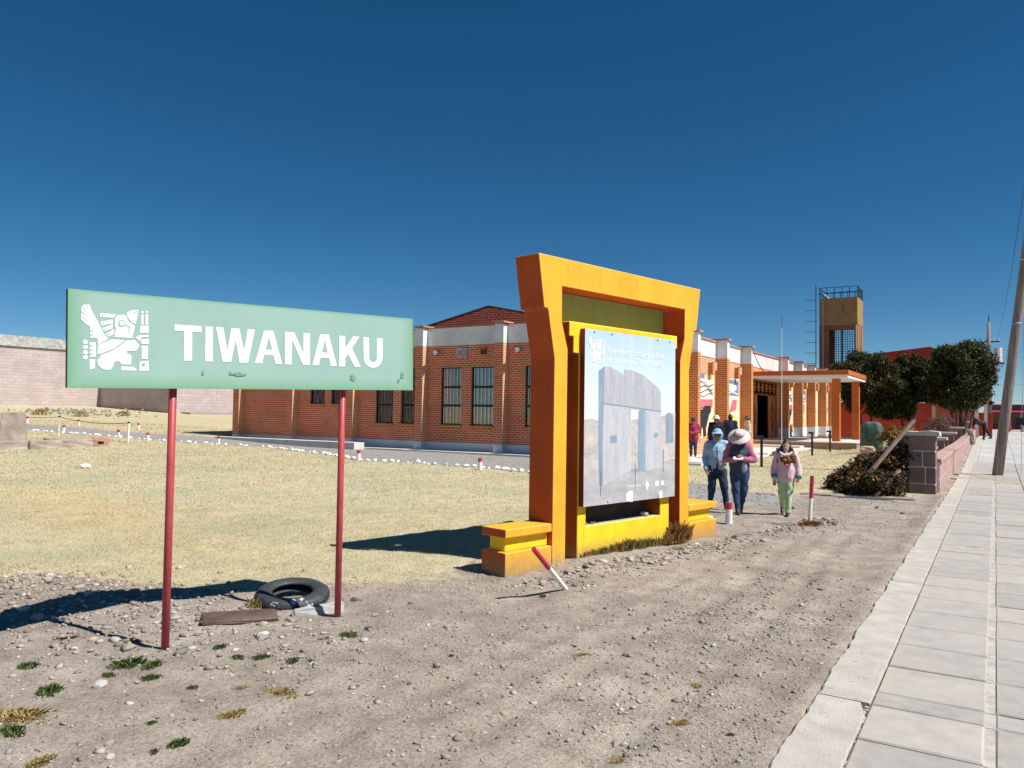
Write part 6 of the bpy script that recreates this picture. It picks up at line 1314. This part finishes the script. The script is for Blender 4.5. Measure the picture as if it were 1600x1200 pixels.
JEAN = cloth('navy_denim', (.018, .034, .075)); JEAN2 = cloth('blue_denim', (.028, .055, .13)); BLK = cloth('black_cloth', (.013, .012, .016)); 
gz = lambda x, y: ground_z(x, y)
# woman with pale sun hat, looking down at a phone
t, J, HR, coat, body = person('person in wide pale sun hat, grey vest and pink sleeves looking at a phone', (-3.88, 13.81, gz(-3.88, 13.81)), R(14), 1.47,
    dict(head=(-.0, -.045, .915), neck=(0, -.012, .855), chest=(0, -.005, .74), elL=(.165, .0, .655), wrL=(.055, -.125, .665), elR=(-.165, .0, .655), wrR=(-.04, -.13, .655), hipL=(.055, 0, .52), knL=(.055, .01, .29), anL=(.018, .12, .075), hipR=(-.05, 0, .52), knR=(-.04, -.04, .285), anR=(-.012, -.055, .047)),
    dict(coat=cloth('grey_vest', (.055, .05, .085)), sleeves=cloth('pink_sleeve', (.42, .13, .22)), trousers=JEAN2, shoes=BROWNSH, hat=(cloth('pale_hat', (.66, .56, .52)), .135, .062, .075), band=cloth('mauve_band', (.30, .20, .28)), hattilt=.32, nod=.42, hair=HAIR, bulk=1.08, leg=1.02, hem=.8, hemz=.49, curl=.9, handL=(-.35, -.7, .45), handR=(.35, -.7, .45), palmL=(-.7, 0, .5), palmR=(.7, 0, .5), footR=(.15, -1, 0), footL=(0, -1, -.3), hatz=.028, droop=.02))
sd = blob('bag', [('e', V3(.06, -.085, .57) * 1.47, (.055, .03, .11))], cloth('pale_blue_panel', (.28, .36, .46)), coat, .012, 3)
MB().box(.02 * 1.47, .085 * 1.47, -.118 * 1.47, -.112 * 1.47, .74 * 1.47, .775 * 1.47).build('teal_patch', cloth('teal_patch', (.05, .34, .32)), coat)
ph = MB().box(-.085, .085, -.008, .008, -.035, .045).build('phone', M('phone_pale', (.7, .7, .72), .3), None, loc=(-3.88 + .055, 13.81 - .265, gz(-3.88, 13.81) + .995), rot=(R(-50), 0, R(14)), bevel=.005); tag(ph, 'pale phone held in both hands by the person in the wide hat', 'phone')
# woman in light blue hooded jacket
LB = cloth('light_blue_jacket', (.30, .47, .63))
person('person in light blue hooded jacket and dark jeans walking with bent arm', (-4.43, 14.29, gz(-4.43, 14.29)), R(20), 1.50,
    dict(head=(.0, -.035, .925), elL=(.145, .015, .645), wrL=(.07, -.12, .585), elR=(-.15, .02, .64), wrR=(-.125, -.055, .50), hipL=(.05, 0, .52), knL=(.085, -.045, .29), anL=(.115, -.02, .048), hipR=(-.055, 0, .52), knR=(-.06, -.01, .28), anR=(-.075, .12, .085)),
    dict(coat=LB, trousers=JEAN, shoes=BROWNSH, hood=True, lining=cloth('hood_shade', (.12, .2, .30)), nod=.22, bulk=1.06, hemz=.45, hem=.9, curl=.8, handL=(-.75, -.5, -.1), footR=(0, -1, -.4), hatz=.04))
bp = tag(blob('backpack', [('e', (0, 0, 0), (.07, .09, .17))], BLK, None, .014, 3), 'dark backpack behind the person in light blue', 'backpack'); bp.location = (-4.60, 14.42, .90)
# girl in pink coat holding a brown toy
GC = cloth('pale_pink_coat', (.66, .47, .53))
t, J, HR, coat, body = person('girl in pale pink coat and light green trousers hugging a brown toy', (-3.13, 14.08, gz(-3.13, 14.08)), R(10), 1.31,
    dict(head=(.0, -.03, .925), elR=(-.155, .02, .635), wrR=(-.15, -.02, .475), elL=(.15, .015, .64), wrL=(.155, -.04, .49), hipL=(.05, 0, .52), knL=(.035, -.04, .285), anL=(.02, -.06, .045), hipR=(-.05, 0, .52), knR=(-.05, -.02, .29), anR=(-.055, .14, .10)),
    dict(coat=GC, trousers=cloth('light_green_trousers', (.47, .60, .33)), shoes=BLACKSH, hair=HAIRB, long=True, nod=.18, bulk=1.13, hemz=.43, leg=1.05, hem=1.0, footR=(0, -.8, -.75), curl=.7, skin=M('skin_light', (.60, .36, .26), .55, .1, 14, .1, 60, .001)))
for sx, q in ((1, .154), (-1, -.15)): MB().tube([(q * 1.31, -.03 * 1.31, .50 * 1.31), (q * 1.31, -.028 * 1.31, .545 * 1.31)], .056, 14).build('striped_cuff', cloth('teal_cuff', (.08, .18, .24)), coat, smooth=True)
blob('white_collar', [('c', V3(-.07, -.085, .835) * 1.31, .022, V3(0, -.115, .79) * 1.31, .024), ('c', V3(.07, -.085, .835) * 1.31, .022, V3(0, -.115, .79) * 1.31, .024)], cloth('cream_fleece', (.72, .66, .64)), coat, .01, 2, .004, 16)
a = R(10); tx, ty_ = -3.13 + (.02 * math.cos(a) + .175 * math.sin(a)), 14.08 + (.02 * math.sin(a) - .175 * math.cos(a))
toy = thing('plush_toy', 'brown fluffy toy held against the chest of the girl in pink', 'toy', (tx, ty_, gz(-3.13, 14.08) + .98), a)
blob('toy_body', [('e', (0, 0, 0), (.085, .06, .08)), ('e', (.10, .015, .02), (.065, .05, .085)), ('e', (-.08, .01, .0), (.04, .04, .05)), ('e', (-.02, -.03, -.07), (.035, .03, .035))], cloth('brown_plush', (.17, .075, .03), .5), toy, .01, 2, .006, 20); blob('toy_muzzle', [('e', (-.03, -.055, -.01), (.03, .02, .025))], cloth('tan_plush', (.36, .2, .09), .4), toy, .008, 2)
MB().rock((-.0, -.05, -.10), .03, (1, .6, 1.2), 5).build('toy_ribbon', M_RPAINT, toy)
# people standing by the entrance (farther off)
GP_ = 'people waiting by the museum entrance'
person('person in crimson jacket and dark cap standing left of the group by the museum', (-10.37, 30.3, .07), R(20), 1.56, dict(head=(0, -.04, .92), elL=(.145, .0, .65), wrL=(.045, -.13, .62), elR=(-.145, .0, .65), wrR=(-.05, -.13, .60)),
    dict(coat=cloth('crimson_jacket', (.30, .025, .075)), trousers=JEAN2, shoes=BLACKSH, hair=HAIR, hat=(cloth('dark_cap', (.045, .05, .06)), .07, .058, .06), nod=.35, bulk=1.2, hemz=.40, group=GP_, handL=(-.5, -.7, .1), handR=(.5, -.7, .1)), vox=.016)
person('person in white hat and black coat standing behind the blue hooded walker', (-8.25, 26.5, .07), R(12), 1.66, dict(),
    dict(coat=cloth('black_coat', (.014, .013, .022)), trousers=BLK, shoes=BLACKSH, hair=HAIR, hat=(cloth('white_hat', (.72, .71, .66)), .085, .06, .065), bulk=1.22, hemz=.42, group=GP_), vox=.016)
person('person in navy jacket with pale shoulder stripe seen from behind', (-8.75, 29.9, .07), R(190), 1.72, dict(head=(0, -.03, .92)),
    dict(coat=cloth('navy_jacket', (.012, .018, .045)), trousers=BLK, shoes=BLACKSH, hair=HAIR, bulk=1.22, hemz=.44, nod=.2, group=GP_), vox=.016)
person('person in light grey jacket and dark brimmed hat nearest the entrance doors', (-10.35, 38.3, .07), R(-60), 1.66, dict(),
    dict(coat=cloth('light_grey_jacket', (.46, .45, .40)), trousers=cloth('brown_trousers', (.10, .07, .06)), shoes=BLACKSH, hair=HAIR, hat=(cloth('dark_hat', (.07, .07, .08)), .09, .058, .065), bulk=1.12, hemz=.46, group=GP_), vox=.018)
# man bending over the low wall
person('person in dark green clothes bending forward over the low wall on the pavement', (-.62, 53, rz_(53)), R(-75), 1.62,
    dict(pelvis=(0, .03, .53), chest=(0, -.17, .64), neck=(0, -.235, .705), head=(0, -.29, .735), shL=(.098, -.21, .68), shR=(-.098, -.21, .68), elL=(.11, -.30, .56), elR=(-.11, -.30, .56), wrL=(.10, -.40, .50), wrR=(-.10, -.40, .50), hipL=(.052, .03, .52), hipR=(-.052, .03, .52), knL=(.055, .03, .29), anL=(.055, .0, .045), knR=(-.06, .14, .30), anR=(-.06, .27, .08)),
    dict(coat=cloth('dark_green_coat', (.028, .045, .045)), trousers=BLK, shoes=BLACKSH, hair=HAIR, nod=.7, bulk=1.05, hemz=.5), vox=.018)
person('far person in dark red with a wide skirt at the street end', (1.02, 88, .5), R(10), 1.5, dict(), dict(coat=cloth('dark_red_shawl', (.20, .02, .04)), trousers=BLK, shoes=BLACKSH, hair=HAIR, skirt=(cloth('red_skirt', (.22, .02, .05)), .12, .24), bulk=1.25, hat=(BLK, .07, .05, .06)), vox=.03)
def front_strip(parent, pts, w, mat, name):
    m = MB(); m.tube(pts, w, 6); return m.build(name, mat, parent, smooth=True)
for o in [x for x in COL.objects if x.name.startswith('coat') and x.parent and x.parent.get('category') == 'person']:
    # zip line that follows the front of the coat
    co = np.array([v.co[:] for v in o.data.vertices]); H_ = co[:, 2].max(); zs = np.linspace(co[:, 2].min() + .03, co[:, 2].max() * .80, 14); pts = []
    for z in zs:
        s_ = co[(np.abs(co[:, 2] - z) < .02) & (np.abs(co[:, 0]) < .03)]
        if len(s_): pts.append((0.004, s_[:, 1].min() - .001, z))
    if len(pts) > 4 and 'pink' not in o.parent['label']: front_strip(o, pts[2:], .003, BLK, 'zip')
# ================================================================== GRAVEL, GRASS
def lawn_at(x, y): return .5 + (interp(EDGE, y) - x + ((fbm(x * .9, y * .9, 31) - .47) * 1.5 + (fbm(x * 3.5, y * 3.5, 36) - .47) * .9) * .8) * .62
def path_at(x, y): return (np.minimum(y - interp(NEAR, x), interp(FAR, x) - y) > 0) & (x < -3.3)
g = RNG
cu, cv = math.sin(R(32.2)), math.cos(R(32.2))
def sample(n, dmin, dmax, power, umin=-.82, umax=.80):
    """points on the ground inside the view wedge, depth distribution ~ d**power"""
    t = g.random(n); d = (dmin ** (power + 1) + t * (dmax ** (power + 1) - dmin ** (power + 1))) ** (1 / (power + 1)); u = g.uniform(umin, umax, n)
    return d * (-cu + u * cv), d * (cv + u * cu), d
base = []
for k in range(10):
    m = MB(); m.rock((0, 0, 0), 1, (1.3, .9, .6), 500 + k, jit=.45); base.append(np.array(m.v))
base = np.array(base); IF = np.array(ICO_F)
def stones(x, y, s, name, mat, sink=.35):
    n = len(x); z = terrain(x, y); a = g.random(n) * 6.283; k = g.integers(0, 10, n); B = base[k] * s[:, None, None]; sq = g.uniform(.7, 1.3, (n, 1, 3)); B = B * sq
    ca, sa = np.cos(a)[:, None], np.sin(a)[:, None]; X = B[..., 0] * ca - B[..., 1] * sa; Y = B[..., 0] * sa + B[..., 1] * ca
    V = np.stack([X + x[:, None], Y + y[:, None], B[..., 2] + (z + s * .62 * sink)[:, None]], -1).reshape(-1, 3)
    F = (IF[None] + (np.arange(n) * 12)[:, None, None]).reshape(-1, 3); return link(name, np_mesh(name, V, F, mat))
PEB = M_island('pebbles', [(0, (.15, .14, .14)), (.3, (.25, .22, .195)), (.6, (.34, .30, .265)), (.85, (.41, .375, .34)), (1, (.49, .46, .42))], .92, .2)
x, y, d = sample(100000, 2.6, 17, .1); L = lawn_at(x, y); P_ok = (L < .45 + .25 * g.random(len(x))) & (x < -1.02) & ~path_at(x, y)
dens = np.clip(fbm(x * .7, y * .7, 71) * 1.9 - .35, .12, 1); dens = np.maximum(dens, np.exp(-((x + 6.6) / 2.2) ** 2 - ((y - 3.9) / .9) ** 2))
dens = np.maximum(dens, .9 * np.exp(-((x + 3.9 - (y - 7) * .2) / .5) ** 2) * (y > 6.2) * (y < 14))
ok = P_ok & (g.random(len(x)) < dens); x, y, d = x[ok], y[ok], d[ok]
s = np.clip(g.lognormal(-5.35, .5, len(x)), .0025, .028)
tag(stones(x, y, s, 'gravel', PEB), 'small pebbles and gravel strewn over the bare dirt', 'gravel', kind='stuff')
# coarser rubble: bank by the sign, foot of the monument, front verge
n = 2000; cx = np.concatenate([g.normal(-6.9, 1.3, n), g.normal(0, 1, n)]); cy = np.concatenate([g.normal(3.75, .55, n), g.uniform(6.6, 14, n)])
cx[n:] = -4.05 + (cy[n:] - 7) * .215 + np.abs(cx[n:]) * .28 - .05
ok = (lawn_at(cx, cy) < .9) & (g.random(2 * n) < np.where(np.arange(2 * n) < n, .8, .5)); cx, cy = cx[ok], cy[ok]
s = np.clip(g.lognormal(-4.35, .5, len(cx)), .005, .05)
gl = (cx + 4.421) * math.sin(GA) - (cy - 6.935) * math.cos(GA); gs = (cx + 4.421) * math.cos(GA) + (cy - 6.935) * math.sin(GA)
ok = ~((gl > -.45) & (gl < .02) & (gs > -.05) & (gs < 4.35)); cx, cy, s = cx[ok], cy[ok], s[ok]
tag(stones(cx, cy, s, 'rubble', M_island('rubble_mix', [(0, (.17, .155, .15)), (.35, (.28, .24, .205)), (.7, (.37, .32, .275)), (1, (.50, .45, .39))], .92, .2), .5), 'coarser stone rubble banked below the sign and the monument', 'rubble', kind='stuff')
# crumbly soil clods along the wheel ruts by the kerb
cy = g.uniform(2.2, 9, 2600); cx = np.where(g.random(2600) < .5, -1.6, -2.2) + g.normal(0, .28, 2600); ok = (cx < -1.03) & (g.random(2600) < np.clip(fbm(cx * 1.5, cy * .9, 91) * 3 - 1.0, .03, 1)); cx, cy = cx[ok], cy[ok]
tag(stones(cx, cy, np.clip(g.lognormal(-4.7, .45, len(cx)), .004, .03), 'soil_clods', M_island('clods', [(0, (.22, .19, .165)), (1, (.34, .30, .265))], .95, .1), .2), 'crumbled soil clods along the ruts beside the kerb', 'soil', kind='stuff')
# gravel on the path
x, y, d = sample(14000, 14, 34, .6); ok = path_at(x, y); x, y = x[ok], y[ok]
tag(stones(x, y, g.uniform(.010, .026, len(x)), 'path_gravel', M_island('path_stones', [(0, (.2, .2, .2)), (.5, (.34, .33, .32)), (1, (.48, .47, .45))], .92, .2)), 'loose grey stones on the gravel path', 'gravel', kind='stuff')

# ---- dry grass: single blades over the lawn, denser and finer near the camera
def grass(name, n, d0, d1, pw, h0, w0, mat, label, seed, edge=.5):
    x, y, d = sample(n, d0, d1, pw); L = lawn_at(x, y)
    ok = (L > edge + 1.3 * (g.random(n) - .5)) & ~path_at(x, y) & ~((x < -8.3) & (y > 25.3) & (x > -35)) & (x < -1.5)
    gl = (x + 4.421) * math.sin(GA) - (y - 6.935) * math.cos(GA); gs = (x + 4.421) * math.cos(GA) + (y - 6.935) * math.sin(GA)
    ok &= ~((gl > -.4) & (gl < .05) & (gs > -.03) & (gs < 4.33)); ok &= g.random(n) < np.clip(.35 + 1.2 * (fbm(x * 1.3, y * 1.3, 51) - .3), .15, 1)
    x, y, d = x[ok], y[ok], d[ok]; n = len(x); z = terrain(x, y) - .004
    a = g.random(n) * 6.283; l = g.uniform(.4, 2.2, n); h = h0 * g.uniform(.5, 1.4, n) * (1 + d * .02); w = w0 * (1 + d * .07) * g.uniform(.7, 1.3, n); dx, dy = np.cos(a), np.sin(a)
    p0 = np.stack([x - dy * w, y + dx * w, z], 1); p1 = np.stack([x + dy * w, y - dx * w, z], 1); p2 = np.stack([x + dx * l * h, y + dy * l * h, z + h], 1)
    V = np.stack([p0, p1, p2], 1).reshape(-1, 3); return tag(link(name, np_mesh(name, V, np.arange(3 * n).reshape(n, 3), mat)), label, 'grass', kind='stuff')
def M_grass():
    t = NT('straw_blades'); r_ = t.new('NewGeometry'); pos = r_.outputs['Position']
    c = t.ramp(r_.outputs['Random Per Island'], [(0, (.30, .26, .14)), (.35, (.50, .42, .25)), (.7, (.62, .53, .34)), (1, (.74, .67, .49))])
    big = t.noise(.45, 5, .6, vec=pos); c = t.mix(t.ramp(big, [(.46, (0, 0, 0)), (.62, (.7, .7, .7))]), c, (.44, .42, .28))
    # golden patch, same place as in the soil
    sx = t.new('SeparateXYZ'); t.l(pos, sx.inputs[0]); gx = t.math('DIVIDE', t.math('ADD', sx.outputs[0], 13.5), 5.); gy_ = t.math('DIVIDE', t.math('ADD', t.math('SUBTRACT', sx.outputs[1], 7.4), t.math('MULTIPLY', t.math('ADD', sx.outputs[0], 13.5), .25)), 1.2)
    gg = t.math('SUBTRACT', 1., t.math('ADD', t.math('MULTIPLY', gx, gx), t.math('MULTIPLY', gy_, gy_)), True)
    c = t.mix(t.math('MULTIPLY', gg, .42), c, (.64, .46, .21)); t.col(c); t.b.inputs['Roughness'].default_value = .8; t.b.inputs['Specular IOR Level'].default_value = .2
    tr = t.new('BsdfTranslucent'); t.l(c, tr.inputs[0]); mx = t.new('MixShader'); mx.inputs[0].default_value = .25; t.l(t.b.outputs[0], mx.inputs[1]); t.l(tr.outputs[0], mx.inputs[2]); t.l(mx.outputs[0], t.n['Material Output'].inputs[0]); return t.m
MG = M_grass()
grass('near_grass', 480000, 5.2, 14, -.1, .022, .0017, MG, 'short dry grass of the near lawn', 1)
grass('far_grass', 380000, 14, 48, .15, .03, .0032, MG, 'short dry grass of the lawn toward the museum', 2)
